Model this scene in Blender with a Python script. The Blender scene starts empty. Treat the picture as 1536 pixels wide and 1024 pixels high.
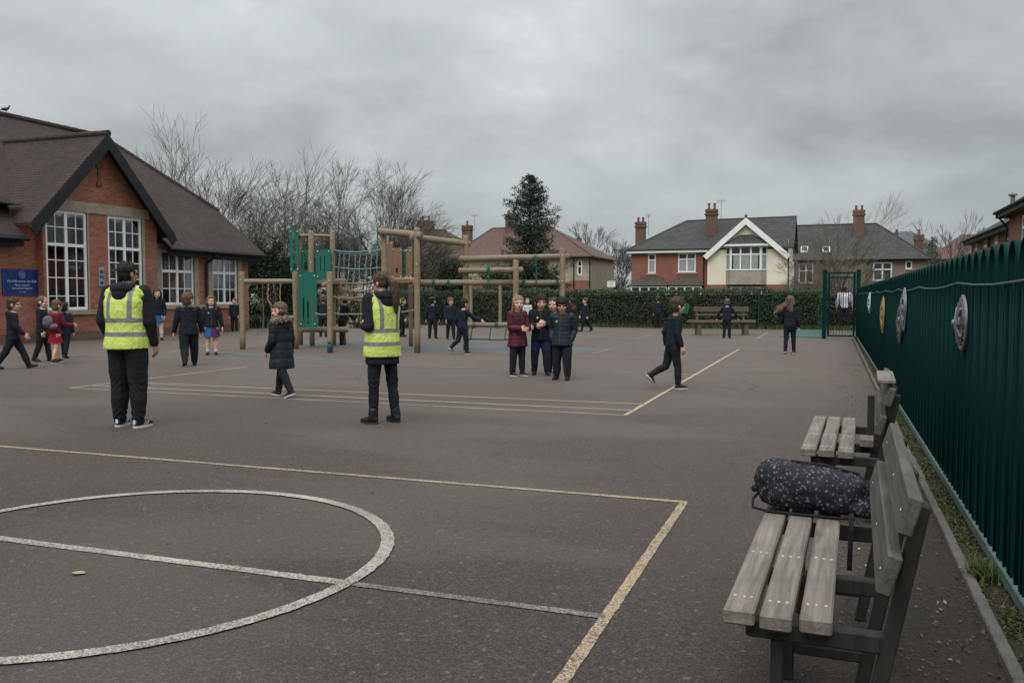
import bpy, bmesh, math, random
import numpy as np
from mathutils import Vector, Matrix, noise
R = math.radians
scene = bpy.context.scene
COL = scene.collection
random.seed(7); RNG = np.random.default_rng(7)

# ------------------------------------------------------------------ camera model
CAMH, FPX, YAW, PITCH = 1.4, 1300.0, R(20.2), math.atan(68/1300)
RIGHT = Vector((math.cos(YAW), math.sin(YAW), 0)); FWD = Vector((-math.sin(YAW), math.cos(YAW), 0))
def _ray(px, py):
    u = (px-768)/FPX; v = (512-py)/FPX
    return u, math.cos(PITCH)+v*math.sin(PITCH), v*math.cos(PITCH)-math.sin(PITCH)
def W(px, py, d):            # world point seen at a pixel of the 1536x1024 photo at horizontal depth d
    r, f, z = _ray(px, py); s = d/f
    return RIGHT*(r*s)+FWD*d+Vector((0, 0, CAMH+z*s))
def G(px, py, z=0.0):        # point of the level z seen at that pixel
    r, f, zz = _ray(px, py); s = (z-CAMH)/zz
    p = RIGHT*(r*s)+FWD*(f*s); p.z = z
    return p
def depth(p): return p.x*FWD.x+p.y*FWD.y
def PX(px, py, X):           # point of the plane x = X
    r, f, z = _ray(px, py); d = RIGHT*r+FWD*f; s = X/d.x
    return Vector((X, d.y*s, CAMH+z*s))
def HZ(px, py, d):           # coordinates (right, height) in a frame facing the camera at depth d
    r, f, z = _ray(px, py); s = d/f
    return r*s, CAMH+z*s

cam = bpy.data.objects.new('camera', bpy.data.cameras.new('camera'))
COL.objects.link(cam); cam.location = (0, 0, CAMH)
cam.rotation_euler = (R(90)-PITCH, 0, YAW)
cam.data.sensor_width = 36; cam.data.lens = 36*FPX/1536; cam.data.clip_end = 5000; cam.data.clip_start = 0.05
scene.camera = cam

# ------------------------------------------------------------------ naming helpers
def tag(o, label=None, cat=None, group=None, kind=None):
    if label: o['label'] = label
    if cat: o['category'] = cat
    if group: o['group'] = group
    if kind: o['kind'] = kind
    return o
def thing(name, label, cat, loc=(0, 0, 0), rz=0, group=None):
    o = bpy.data.objects.new(name, None); COL.objects.link(o)
    o.location = loc; o.rotation_euler = (0, 0, rz); o.empty_display_size = .1
    return tag(o, label, cat, group)
def link_mesh(name, me, mats, parent=None, smooth=False):
    o = bpy.data.objects.new(name, me); COL.objects.link(o)
    for m in (mats if isinstance(mats, (list, tuple)) else [mats]): me.materials.append(m)
    if parent is not None: o.parent = parent
    if smooth: me.polygons.foreach_set('use_smooth', [True]*len(me.polygons))
    return o
def dup(o, parent=None):
    c = o.copy(); COL.objects.link(c)
    if parent is not None: c.parent = parent
    for ch in o.children: dup(ch, c)
    return c

# ------------------------------------------------------------------ mesh builder
class MB:
    def __init__(s): s.v = []; s.f = []; s.m = []; s.cm = 0
    def add(s, vs, fs):
        b = len(s.v); s.v += [tuple(p) for p in vs]
        for f in fs: s.f.append([b+i for i in f]); s.m.append(s.cm)
        return s
    def poly(s, *pts): return s.add(pts, [list(range(len(pts)))])
    def box(s, a, b, M=None, bev=0.0):
        x0, y0, z0 = a; x1, y1, z1 = b
        if bev > 0:
            e = bev; vs = []
            for z, q in ((z0, e), (z0+e, 0), (z1-e, 0), (z1, e)):
                xa, xb, ya, yb = x0+q, x1-q, y0+q, y1-q
                c = e if q == 0 else e*.6
                vs += [(xa+c, ya, z), (xb-c, ya, z), (xb, ya+c, z), (xb, yb-c, z), (xb-c, yb, z), (xa+c, yb, z), (xa, yb-c, z), (xa, ya+c, z)]
            fs = [list(range(7, -1, -1)), list(range(24, 32))]
            for k in range(3):
                for i in range(8): fs.append([k*8+i, k*8+(i+1) % 8, k*8+8+(i+1) % 8, k*8+8+i])
        else:
            vs = [(x0, y0, z0), (x1, y0, z0), (x1, y1, z0), (x0, y1, z0), (x0, y0, z1), (x1, y0, z1), (x1, y1, z1), (x0, y1, z1)]
            fs = [[3, 2, 1, 0], [4, 5, 6, 7], [0, 1, 5, 4], [1, 2, 6, 5], [2, 3, 7, 6], [3, 0, 4, 7]]
        if M is not None: vs = [M @ Vector(p) for p in vs]
        return s.add(vs, fs)
    def bar(s, p, q, w, h, up=(0, 0, 1), bev=0.0):      # a bar from p to q, w wide, h high
        p, q = Vector(p), Vector(q); d = q-p; L = d.length; d.normalize()
        x = d.cross(Vector(up))
        if x.length < 1e-4: x = d.cross(Vector((0, 1, 0)))
        x.normalize(); z = x.cross(d)
        M = Matrix((x, d, z)).transposed().to_4x4(); M.translation = p
        return s.box((-w/2, 0, -h/2), (w/2, L, h/2), M, bev)
    def tube(s, path, rad, n=8, cap=True, wob=0.0):
        path = [Vector(p) for p in path]
        if not isinstance(rad, (list, tuple)): rad = [rad]*len(path)
        vs = []; fs = []; x = None
        for i, p in enumerate(path):
            d = (path[min(i+1, len(path)-1)]-path[max(i-1, 0)])
            if d.length < 1e-9: d = Vector((0, 0, 1))
            d.normalize()
            if x is None:
                x = d.cross(Vector((0, 0, 1)) if abs(d.z) < .9 else Vector((1, 0, 0)))
            x = (x-d*x.dot(d)).normalized(); y = d.cross(x)
            for k in range(n):
                a = 2*math.pi*k/n; r = rad[i]*(1+(random.uniform(-wob, wob) if wob else 0))
                vs.append(p+x*(r*math.cos(a))+y*(r*math.sin(a)))
        for i in range(len(path)-1):
            for k in range(n): fs.append([i*n+k, i*n+(k+1) % n, (i+1)*n+(k+1) % n, (i+1)*n+k])
        if cap: fs.append(list(range(n-1, -1, -1))); fs.append([(len(path)-1)*n+k for k in range(n)])
        return s.add(vs, fs)
    def disc_lathe(s, prof, n=24, M=None):               # profile [(r,z)] turned round z
        vs = []; fs = []
        for r, z in prof:
            for k in range(n):
                a = 2*math.pi*k/n; vs.append(Vector((r*math.cos(a), r*math.sin(a), z)))
        for i in range(len(prof)-1):
            for k in range(n): fs.append([i*n+k, i*n+(k+1) % n, (i+1)*n+(k+1) % n, (i+1)*n+k])
        fs.append(list(range(n-1, -1, -1))); fs.append([(len(prof)-1)*n+k for k in range(n)])
        if M is not None: vs = [M @ p for p in vs]
        return s.add(vs, fs)
    def slab(s, pts, t, down=Vector((0, 0, -1))):         # polygon given thickness t downwards
        pts = [Vector(p) for p in pts]; n = len(pts)
        lo = [p+down*t for p in pts]
        nm = Vector((0, 0, 0))
        for i in range(n):
            a, b = pts[i], pts[(i+1) % n]
            nm += Vector(((a.y-b.y)*(a.z+b.z), (a.z-b.z)*(a.x+b.x), (a.x-b.x)*(a.y+b.y)))
        if nm.dot(down) > 0: pts.reverse(); lo.reverse()
        fs = [list(range(n)), list(range(2*n-1, n-1, -1))]
        for i in range(n): fs.append([i, n+i, n+(i+1) % n, (i+1) % n])
        return s.add(pts+lo, fs)
    def mesh(s, name='mesh', uv=True):
        me = bpy.data.meshes.new(name); me.from_pydata(s.v, [], s.f)
        me.polygons.foreach_set('material_index', s.m)
        if uv and len(s.f):
            lay = me.uv_layers.new(name='UVMap'); out = np.zeros((len(me.loops), 2), 'f')
            V = np.array([tuple(v) for v in s.v], 'f')
            for p in me.polygons:
                nrm = p.normal
                if abs(nrm.z) > .999: ux = Vector((1, 0, 0))
                else: ux = Vector((-nrm.y, nrm.x, 0)).normalized()
                vy = nrm.cross(ux)
                idx = list(p.vertices); P = V[idx]
                out[p.loop_start:p.loop_start+p.loop_total, 0] = P @ np.array(ux)
                out[p.loop_start:p.loop_start+p.loop_total, 1] = P @ np.array(vy)
            lay.data.foreach_set('uv', out.ravel())
        me.validate()
        return me
    def build(s, name, mats, parent=None, smooth=False, uv=True):
        return link_mesh(name, s.mesh(name, uv), mats, parent, smooth)

def fast_mesh(name, V, F):      # numpy verts (n,3) and quads (m,4) or triangles (m,3)
    V = np.asarray(V, 'f'); F = np.asarray(F, 'i'); k = F.shape[1]
    me = bpy.data.meshes.new(name)
    me.vertices.add(len(V)); me.vertices.foreach_set('co', V.ravel())
    me.loops.add(F.size); me.loops.foreach_set('vertex_index', F.ravel())
    me.polygons.add(len(F)); me.polygons.foreach_set('loop_start', np.arange(0, F.size, k, dtype='i'))
    me.update(calc_edges=True)
    return me
def leaf_mesh(name, C, S, nrm=None, asp=.6, jit=.8):  # one bent diamond leaf per centre
    C = np.asarray(C, 'f'); n = len(C)
    S = np.broadcast_to(np.asarray(S, 'f'), (n,))
    d = RNG.normal(size=(n, 3))
    if nrm is not None: d = d*jit+np.asarray(nrm)*1.0
    d /= np.linalg.norm(d, axis=1, keepdims=True)
    t = RNG.normal(size=(n, 3)); t -= d*(t*d).sum(1, keepdims=True); t /= np.linalg.norm(t, axis=1, keepdims=True)
    b = np.cross(d, t)
    s = S[:, None]
    P = np.stack([C-t*s*.5, C+b*s*asp*.5+d*s*.12, C+t*s*.5, C-b*s*asp*.5+d*s*.12], 1).reshape(-1, 3)
    return fast_mesh(name, P, np.arange(4*n).reshape(n, 4))

# ------------------------------------------------------------------ materials
def mk(name):
    m = bpy.data.materials.new(name); m.use_nodes = True
    n = m.node_tree.nodes; n.clear()
    o = n.new('ShaderNodeOutputMaterial'); b = n.new('ShaderNodeBsdfPrincipled')
    m.node_tree.links.new(b.outputs[0], o.inputs[0])
    return m, T(m.node_tree), b
class T:                         # a tiny node language
    def __init__(s, tree): s.t = tree
    def n(s, typ, ins=None, **kw):
        nd = s.t.nodes.new('ShaderNode'+typ)
        for k, v in kw.items(): setattr(nd, k, v)
        for k, v in (ins or {}).items(): s.set(nd.inputs[k], v)
        return nd
    def set(s, sock, v):
        if isinstance(v, bpy.types.NodeSocket): s.t.links.new(v, sock)
        elif hasattr(v, 'outputs'): s.t.links.new(v.outputs[0], sock)
        else:
            if isinstance(v, tuple) and len(v) == 3 and sock.type == 'RGBA': v = v+(1,)
            sock.default_value = v
    def coord(s, which='Object', sc=(1, 1, 1), rot=(0, 0, 0), loc=(0, 0, 0)):
        c = s.n('TexCoord')
        return s.n('Mapping', {'Vector': c.outputs[which], 'Scale': sc, 'Rotation': rot, 'Location': loc}).outputs[0]
    def noise(s, vec, scale, detail=4, rough=.55, dist=0):
        return s.n('TexNoise', {'Vector': vec, 'Scale': scale, 'Detail': detail, 'Roughness': rough, 'Distortion': dist}).outputs[0]
    def ramp(s, fac, a, b, lo=(0, 0, 0), hi=(1, 1, 1)):
        if a > b: a, b, lo, hi = b, a, hi, lo
        r = s.n('ValToRGB', {'Fac': fac}); e = r.color_ramp.elements
        e[0].position, e[1].position = a, b; e[0].color = tuple(lo)+(1,); e[1].color = tuple(hi)+(1,)
        return r.outputs[0]
    def mix(s, fac, a, b, mode='MIX'):
        m = s.n('Mix', data_type='RGBA', blend_type=mode)
        s.set(m.inputs[0], fac); s.set(m.inputs[6], a); s.set(m.inputs[7], b)
        return m.outputs[2]
    def math(s, op, a, b=0.0, c=0.0):
        m = s.n('Math', operation=op); s.set(m.inputs[0], a); s.set(m.inputs[1], b); s.set(m.inputs[2], c)
        return m.outputs[0]
    def bump(s, h, strength=.3, dist=.01, normal=None):
        i = {'Height': h, 'Strength': strength, 'Distance': dist}
        if normal is not None: i['Normal'] = normal
        return s.n('Bump', i).outputs[0]
_mc = {}
def plain(name, c, rough=.7, var=.25, sc=3.0, bump=.2, bsc=60.0, bd=.004, metal=0.0, spec=.4, coords='Object', stretch=(1, 1, 1)):
    """a surface of one colour with mottling, fine grain and a little relief"""
    if name in _mc: return _mc[name]
    m, t, b = mk(name); v = t.coord(coords, stretch)
    lo = tuple(x*(1-var) for x in c); hi = tuple(min(1, x*(1+var)) for x in c)
    big = t.ramp(t.noise(v, sc, 5, .6), .3, .7)
    fine = t.noise(v, bsc, 3, .6)
    col = t.mix(big, lo, hi); col = t.mix(t.ramp(fine, .3, .75), col, t.mix(.5, col, tuple(x*(1-var*.9) for x in c)))
    t.set(b.inputs['Base Color'], col); b.inputs['Roughness'].default_value = rough
    b.inputs['Metallic'].default_value = metal; b.inputs['Specular IOR Level'].default_value = spec
    if bump: t.set(b.inputs['Normal'], t.bump(fine, bump, bd))
    _mc[name] = m
    return m
# ------------------------------------------------------------------ surface library
def brick_mat(name, c1, c2, mortar, bw=.225, bh=.075, ms=.011, stain=.35):
    m, t, b = mk(name); uv = t.coord('UV')
    br = t.n('TexBrick', {'Vector': uv, 'Color1': c1, 'Color2': c2, 'Mortar': mortar, 'Scale': 1.0, 'Mortar Size': ms, 'Mortar Smooth': .3,
                          'Bias': -.15, 'Brick Width': bw, 'Row Height': bh})
    big = t.ramp(t.noise(uv, .9, 5, .65), .3, .72); mid = t.ramp(t.noise(uv, 5, 4, .6), .35, .7); fine = t.noise(uv, 40, 3)
    dark = tuple(x*.55 for x in c1)
    col = t.mix(t.math('MULTIPLY', big, stain), br.outputs[0], dark)
    col = t.mix(t.math('MULTIPLY', mid, .35), col, tuple(x*.7 for x in c2))
    col = t.mix(t.math('MULTIPLY', t.ramp(fine, .4, .8), .3), col, tuple(min(1, x*1.5) for x in c2))
    t.set(b.inputs['Base Color'], col); b.inputs['Roughness'].default_value = .9
    h = t.math('ADD', t.math('MULTIPLY', br.outputs[1], -1.0), t.math('MULTIPLY', fine, .4))
    t.set(b.inputs['Normal'], t.bump(h, .75, .007))
    return m
def tile_mat(name, c1, c2, gap, moss, bw=.17, bh=.1, mossamt=.5, ms=.012, rough=.85):
    m, t, b = mk(name); uv = t.coord('UV')
    wob = t.noise(uv, 3, 3); vv = t.n('VectorMath', {0: uv, 1: t.mix(.5, (0, 0, 0), wob)}, operation='ADD').outputs[0]
    vv = t.n('VectorMath', {0: uv, 1: t.n('VectorMath', {0: t.n('TexNoise', {'Vector': uv, 'Scale': 2.0, 'Detail': 3}).outputs[1], 1: (.03, .03, .03)}, operation='MULTIPLY').outputs[0]}, operation='ADD').outputs[0]
    br = t.n('TexBrick', {'Vector': vv, 'Color1': c1, 'Color2': c2, 'Mortar': gap, 'Scale': 1.0, 'Mortar Size': .0, 'Mortar Smooth': .5,
                          'Bias': 0.0, 'Brick Width': bw, 'Row Height': bh})
    # each course laps over the one below: a saw-tooth height up the slope
    sep = t.n('SeparateXYZ', {0: vv}); saw = t.math('FRACT', t.math('DIVIDE', sep.outputs[1], bh))
    big = t.ramp(t.noise(uv, .55, 6, .65), .42, .68); fine = t.noise(uv, 25, 4)
    col = t.mix(t.math('MULTIPLY', t.ramp(t.noise(uv, 1.7, 4), .3, .7), .5), br.outputs[0], tuple(x*.6 for x in c1))
    col = t.mix(t.math('MULTIPLY', t.math('MULTIPLY', big, t.ramp(fine, .35, .6)), mossamt), col, moss)
    t.set(b.inputs['Base Color'], col); b.inputs['Roughness'].default_value = rough
    b.inputs['Specular IOR Level'].default_value = .25
    lap = t.math('MULTIPLY', t.ramp(saw, .42, .06), t.ramp(t.noise(uv, 9, 3), .25, .6)); col = t.mix(t.math('MULTIPLY', lap, .97), col, gap)
    t.set(b.inputs['Base Color'], col)
    h = t.math('ADD', t.math('MULTIPLY', saw, -1.0), t.math('MULTIPLY', fine, .3))
    t.set(b.inputs['Normal'], t.bump(h, .9, .02))
    return m

def asphalt_nodes(t):
    v = t.coord('Object')
    big = t.noise(v, .22, 5, .6); mid = t.noise(v, 1.3, 5, .65); fine = t.noise(v, 38, 3, .7); gr = t.n('TexVoronoi', {'Vector': v, 'Scale': 135.0}); gr2 = t.n('TexVoronoi', {'Vector': v, 'Scale': 55.0, 'Randomness': 1.0})
    col = t.mix(t.ramp(big, .3, .7), (.028, .0202, .0172), (.042, .031, .0262))
    col = t.mix(t.math('MULTIPLY', t.ramp(mid, .42, .72), .55), col, (.025, .0192, .0167))
    col = t.mix(t.math('MULTIPLY', t.ramp(t.noise(v, 5, 5, .7), .5, .75), .35), col, (.050, .040, .0355))
    col = t.mix(t.math('MULTIPLY', t.ramp(t.noise(v, 17, 4, .75), .36, .66), .38), col, (.053, .0425, .0377))
    sy = t.n('SeparateXYZ', {0: v}).outputs[1]; far_light = t.ramp(t.math('ADD', t.math('DIVIDE', sy, 20.0), t.math('MULTIPLY', mid, .3)), .25, .95)
    col = t.mix(t.math('MULTIPLY', far_light, .8), col, (.165, .128, .110))     # paler towards the far end: grazing brightness and lens falloff painted into the colour
    # hairline cracks, damp stains and trodden gum
    wv = t.n('VectorMath', {0: v, 1: t.n('VectorMath', {0: t.n('TexNoise', {'Vector': v, 'Scale': 1.6, 'Detail': 5.0}).outputs[1], 1: (.9, .9, 0)}, operation='MULTIPLY').outputs[0]}, operation='ADD').outputs[0]
    ck = t.n('TexVoronoi', {'Vector': wv, 'Scale': .23}, feature='DISTANCE_TO_EDGE').outputs[0]
    ckm = t.math('MULTIPLY', t.ramp(ck, .0045, .001), t.ramp(t.noise(v, .5, 3), .46, .60)); col = t.mix(t.math('MULTIPLY', ckm, .75), col, (.028, .024, .022))
    dam = t.ramp(t.noise(v, .42, 6, .72, .6), .56, .68); col = t.mix(t.math('MULTIPLY', dam, .42), col, (.052, .043, .039))
    pal = t.ramp(t.noise(v, .75, 6, .75, .4), .60, .72); col = t.mix(t.math('MULTIPLY', pal, .3), col, (.112, .092, .081))
    gum = t.n('TexVoronoi', {'Vector': v, 'Scale': 2.6}); gm = t.math('MULTIPLY', t.math('LESS_THAN', gum.outputs[0], .045), t.math('GREATER_THAN', t.n('SeparateColor', {0: gum.outputs[1]}).outputs[0], .45)); col = t.mix(t.math('MULTIPLY', gm, .5), col, (.033, .03, .028))
    # stones of the aggregate: each a tone of its own
    st = t.n('SeparateColor', {0: gr.outputs[1]}).outputs[0]
    col = t.mix(t.math('MULTIPLY', t.ramp(st, .5, 1.0), .75), col, (.115, .096, .085))
    col = t.mix(t.math('MULTIPLY', t.ramp(st, .3, 0.0), .7), col, (.034, .028, .026))
    st2 = t.n('SeparateColor', {0: gr2.outputs[1]}).outputs[1]
    col = t.mix(t.math('MULTIPLY', t.ramp(st2, .97, .995), .3), col, (.26, .24, .22))
    col = t.mix(t.math('MULTIPLY', t.ramp(fine, .35, .7), .3), col, (.05, .045, .043))
    # a few repaired seams and long faint tracks
    w = t.n('TexWave', {'Vector': t.coord('Object', (.05, .4, 1)), 'Scale': 1.0, 'Distortion': 6.0, 'Detail': 4.0, 'Detail Scale': 1.2}, wave_type='BANDS').outputs[0]
    col = t.mix(t.math('MULTIPLY', t.ramp(w, .55, 1.0), .22), col, (.15, .132, .12))
    # trodden dirt and rotted leaves by the fence, plus painted shade under the benches
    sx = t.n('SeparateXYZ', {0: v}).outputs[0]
    dirt_shade = t.math('ADD', t.ramp(sx, -.45, .3), t.math('SUBTRACT', t.math('MULTIPLY', t.noise(v, 2.2, 5, .65), 1.1), .55))
    dirt_shade = t.math('MULTIPLY', t.ramp(dirt_shade, .25, .95), t.math('MULTIPLY', t.ramp(sx, -.6, -.2), t.math('MINIMUM', 1.0, t.math('MAXIMUM', 0.0, t.math('DIVIDE', t.math('SUBTRACT', 10.5, t.math('ADD', t.n('SeparateXYZ', {0: v}).outputs[1], t.math('MULTIPLY', t.noise(v, 1.5, 3), 3.0))), 4.5)))))
    col = t.mix(t.math('MULTIPLY', dirt_shade, .9), col, t.mix(t.ramp(t.noise(v, 45, 4, .7), .35, .7), (.019, .016, .013), (.052, .042, .034)))
    h = t.math('ADD', t.math('MULTIPLY', gr.outputs[0], 1.0), t.math('MULTIPLY', fine, .8))
    return v, col, h, mid, fine, st
def asphalt_mat():
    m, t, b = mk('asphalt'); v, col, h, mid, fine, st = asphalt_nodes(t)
    t.set(b.inputs['Base Color'], col); b.inputs['Roughness'].default_value = .7; b.inputs['Specular IOR Level'].default_value = .16
    t.set(b.inputs['Normal'], t.bump(h, .75, .007))
    return m
def paint_mat(name, c, wear=.45, c2=None):
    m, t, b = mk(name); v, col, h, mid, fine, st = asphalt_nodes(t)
    worn = t.math('ADD', t.math('MULTIPLY', t.noise(v, 105, 4, .8), .56), t.math('ADD', t.math('MULTIPLY', t.noise(v, 1.1, 6, .75), .44), t.math('MULTIPLY', st, .22)))
    fac = t.ramp(worn, wear+.14, wear)
    pc = t.mix(t.ramp(t.noise(v, 1.1, 4), .35, .65), c, c2 or tuple(x*.75 for x in c))
    t.set(b.inputs['Base Color'], t.mix(fac, pc, col)) ; b.inputs['Roughness'].default_value = .8
    mm = b.inputs['Base Color'].links[0].from_node
    t.set(mm.inputs[6], col); t.set(mm.inputs[7], pc)
    t.set(b.inputs['Normal'], t.bump(h, .4, .005))
    return m
def wood_mat(name, c, c2, axis='X', rough=.8, green=.0, sc=1.0, crack=.5):
    """weathered timber: grain drawn along one axis"""
    m, t, b = mk(name)
    s = {'X': (.7, 14, 14), 'Y': (14, .7, 14), 'Z': (14, 14, .7)}[axis]
    s = tuple(x*sc for x in s); v = t.coord('Object', s); o = t.coord('Object')
    g1 = t.noise(v, 2.2, 6, .65, .6); g2 = t.noise(v, 7, 4, .6)
    col = t.mix(t.ramp(g1, .3, .72), c, c2)
    col = t.mix(t.math('MULTIPLY', t.ramp(g2, .62, .8), crack), col, tuple(x*.3 for x in c))
    col = t.mix(t.math('MULTIPLY', t.ramp(t.noise(o, 6, 5, .7), .45, .75), .4), col, tuple(x*.6 for x in c))
    if green: col = t.mix(t.math('MULTIPLY', t.ramp(t.noise(o, 4, 5, .7), .45, .7), green), col, (.05, .055, .022))
    t.set(b.inputs['Base Color'], col); b.inputs['Roughness'].default_value = rough; b.inputs['Specular IOR Level'].default_value = .3
    t.set(b.inputs['Normal'], t.bump(t.math('ADD', g1, t.math('MULTIPLY', g2, .7)), .5, .006))
    return m
def leaf_mat(name, c1, c2, c3, patch=None):
    m, t, b = mk(name)
    g = t.n('NewGeometry'); rnd = g.outputs['Random Per Island']; o = t.coord('Object')
    col = t.mix(rnd, c1, c2); col = t.mix(t.ramp(rnd, .86, .97), col, c3)
    col = t.mix(t.math('MULTIPLY', t.ramp(t.noise(o, 1.1, 3), .35, .65), .45), col, c1)
    if patch: col = t.mix(t.ramp(t.noise(t.coord('Object', (1, 1, .8)), .55, 5, .7), .5, .64), col, t.mix(rnd, patch, tuple(x*1.7 for x in patch)))
    t.set(b.inputs['Base Color'], col); b.inputs['Roughness'].default_value = .6; b.inputs['Specular IOR Level'].default_value = .18
    return m
def cloth(name, c, rough=.85, fuzz=.0, bump=.25, bsc=220., var=.18):
    if name in _mc: return _mc[name]
    m, t, b = mk(name); v = t.coord('Object')
    w = t.noise(v, bsc, 2); big = t.ramp(t.noise(v, 7, 4, .6), .3, .7)
    t.set(b.inputs['Base Color'], t.mix(big, tuple(x*(1-var) for x in c), tuple(x*(1+var) for x in c)))
    b.inputs['Roughness'].default_value = rough; b.inputs['Specular IOR Level'].default_value = .25
    b.inputs['Sheen Weight'].default_value = fuzz
    f = t.noise(t.coord('Object', (1, 1, 2.2)), 14, 3, .5, .8)
    t.set(b.inputs['Normal'], t.bump(t.math('ADD', t.math('MULTIPLY', f, 1.2), t.math('MULTIPLY', w, .15)), bump, .02))
    _mc[name] = m
    return m
def glass_mat():
    m, t, b = mk('window_glass')
    out = [n for n in m.node_tree.nodes if n.type == 'OUTPUT_MATERIAL'][0]
    gl = t.n('BsdfGlossy', {'Color': (.9, .95, 1), 'Roughness': .03}); tr = t.n('BsdfTransparent', {'Color': (.8, .84, .84)})
    fr = t.n('Fresnel', {'IOR': 1.5}); fa = t.math('ADD', fr.outputs[0], .17)
    wob = t.noise(t.coord('Object'), 1.5, 2); t.set(gl.inputs['Normal'], t.bump(wob, .05, .05))
    mx = t.n('MixShader'); t.set(mx.inputs[0], fa); t.set(mx.inputs[1], tr); t.set(mx.inputs[2], gl)
    t.set(out.inputs[0], mx)
    return m

M = {}
M['brick'] = brick_mat('red_brick', (.19, .060, .041), (.45, .160, .100), (.27, .205, .165), stain=.65)
M['brick_house'] = brick_mat('house_brick', (.21, .066, .046), (.31, .105, .072), (.24, .17, .14), stain=.5)
M['brick_chimney'] = brick_mat('chimney_brick', (.115, .065, .048), (.18, .092, .065), (.2, .16, .13), stain=.7)
M['tile_school'] = tile_mat('plain_clay_tiles', (.031, .0195, .0195), (.050, .032, .0315), (.014, .010, .011), (.082, .061, .040), bh=.13, mossamt=.6, ms=.022)
M['tile_grey'] = tile_mat('grey_concrete_tiles', (.045, .045, .046), (.07, .068, .067), (.018, .018, .018), (.1, .095, .08), bw=.3, bh=.3, ms=.02, mossamt=.25)
M['tile_red'] = tile_mat('weathered_red_tiles', (.11, .064, .055), (.15, .088, .074), (.04, .028, .026), (.12, .1, .08), bw=.2, bh=.16, mossamt=.5)
M['tile_brown'] = tile_mat('brown_tiles', (.075, .056, .048), (.1, .075, .062), (.03, .024, .022), (.09, .08, .06), bw=.2, bh=.16, mossamt=.4)
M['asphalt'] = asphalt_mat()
M['yellow_paint'] = paint_mat('worn_yellow_paint', (.35, .255, .145), .56, (.37, .295, .195))
M['yellow_paint_far'] = paint_mat('yellow_line_paint', (.38, .275, .15), .63, (.39, .31, .2))
M['white_paint'] = paint_mat('worn_white_paint', (.39, .355, .31), .555)
M['faint_paint'] = paint_mat('very_worn_paint', (.27, .255, .23), .50)
M['thin_paint'] = paint_mat('faded_line_paint', (.34, .305, .265), .55)
M['blue_paint'] = paint_mat('faded_blue_paint', (.07, .095, .105), .6)
M['stone'] = plain('sandstone', (.30, .26, .205), .9, .25, 4, .3, 50)
M['concrete'] = plain('concrete_edging', (.115, .105, .095), .92, .35, 6, .5, 60, .006)
M['white_gloss'] = plain('white_window_paint', (.78, .78, .77), .45, .06, 3, .05, 40)
M['black_paint'] = plain('black_gloss_paint', (.007, .0085, .012), .6, .3, 3, .1, 30)
M['render'] = plain('cream_render', (.76, .69, .57), .9, .1, 1.2, .3, 35, .006)
M['pebble'] = plain('pebbledash', (.36, .31, .25), .95, .25, 2, .8, 28, .02)
M['pebble_brown'] = plain('brown_pebbledash', (.2, .162, .13), .95, .22, 1, .8, 28, .02)
M['pot'] = plain('terracotta_pot', (.17, .075, .05), .85, .3, 6, .2, 50)
M['lead'] = plain('lead_flashing', (.16, .165, .17), .6, .3, 5, .2, 30)
M['glass'] = glass_mat()
M['dark_glass'] = plain('dark_window_glass', (.03, .034, .038), .08, .3, 1.2, 0, 30, spec=.6)
M['curtain'] = plain('grey_curtain', (.26, .27, .27), .9, .3, 9, .3, 30, stretch=(3, 3, .3))
M['net'] = plain('net_curtain', (.30, .31, .31), .7, .3, 9, .2, 30, stretch=(3, 3, .3))
M['interior'] = plain('dark_room', (.10, .085, .075), .9, .5, 1.5, 0, 30)
M['green_metal'] = plain('green_painted_steel', (.0006, .026, .0225), .6, .18, 5, .05, 80, .002, spec=.08)
M['dark_green_metal'] = plain('dark_green_railing_steel', (.003, .026, .022), .5, .2, 5, .05, 80, .002)
M['pale_green'] = plain('chalky_green_steel', (.085, .125, .115), .6, .25, 8, .1, 60)
M['grey_cable'] = plain('grey_steel_cable', (.04, .072, .066), .5, .2, 8, .1, 90)
M['log'] = wood_mat('round_timber', (.20, .148, .10), (.30, .235, .165), 'Z', green=.15)
M['log_x'] = wood_mat('round_timber_lengthwise', (.185, .145, .10), (.29, .235, .17), 'X', green=.25)
M['panel_wood'] = wood_mat('brown_board', (.17, .10, .062), (.24, .15, .094), 'Z')
M['bench_wood'] = wood_mat('grey_weathered_bench_timber', (.095, .078, .066), (.25, .217, .19), 'Y', green=.06, crack=.85)
M['bench_back'] = wood_mat('grey_mossy_bench_timber', (.05, .046, .040), (.115, .105, .092), 'Y', green=.22, crack=.85)
M['bench_frame'] = wood_mat('dark_bench_frame_timber', (.014, .0135, .0135), (.034, .033, .031), 'Z', green=.25)
M['far_bench'] = wood_mat('brown_bench_timber', (.085, .064, .048), (.14, .108, .083), 'X')
M['green_plastic'] = plain('green_plastic_panel', (.004, .115, .082), .45, .12, 4, .05, 60)
M['rope'] = plain('pale_blue_rope', (.16, .26, .28), .8, .25, 20, .4, 120)
M['rope_green'] = plain('green_rope', (.01, .1, .08), .8, .25, 20, .4, 120)
M['rope_tan'] = plain('tan_rope', (.26, .19, .125), .85, .25, 20, .4, 120)
M['bolt'] = plain('galvanised_bolt', (.45, .45, .45), .35, .2, 20, .1, 80, metal=.8)
M['bark'] = plain('bark', (.07, .06, .052), .95, .35, 4, .5, 30, .01)
M['twig'] = plain('bare_twigs', (.115, .098, .085), .95, .35, .5, 0, 30)
M['twig_pale'] = plain('pale_bare_twigs', (.14, .118, .098), .95, .3, .5, 0, 30)
M['soil'] = plain('mossy_soil', (.035, .031, .018), .98, .6, 7, .9, 45, .02)
M['grass_ground'] = plain('rough_grass_ground', (.045, .06, .02), .98, .4, .3, .5, 10, .03)
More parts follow.
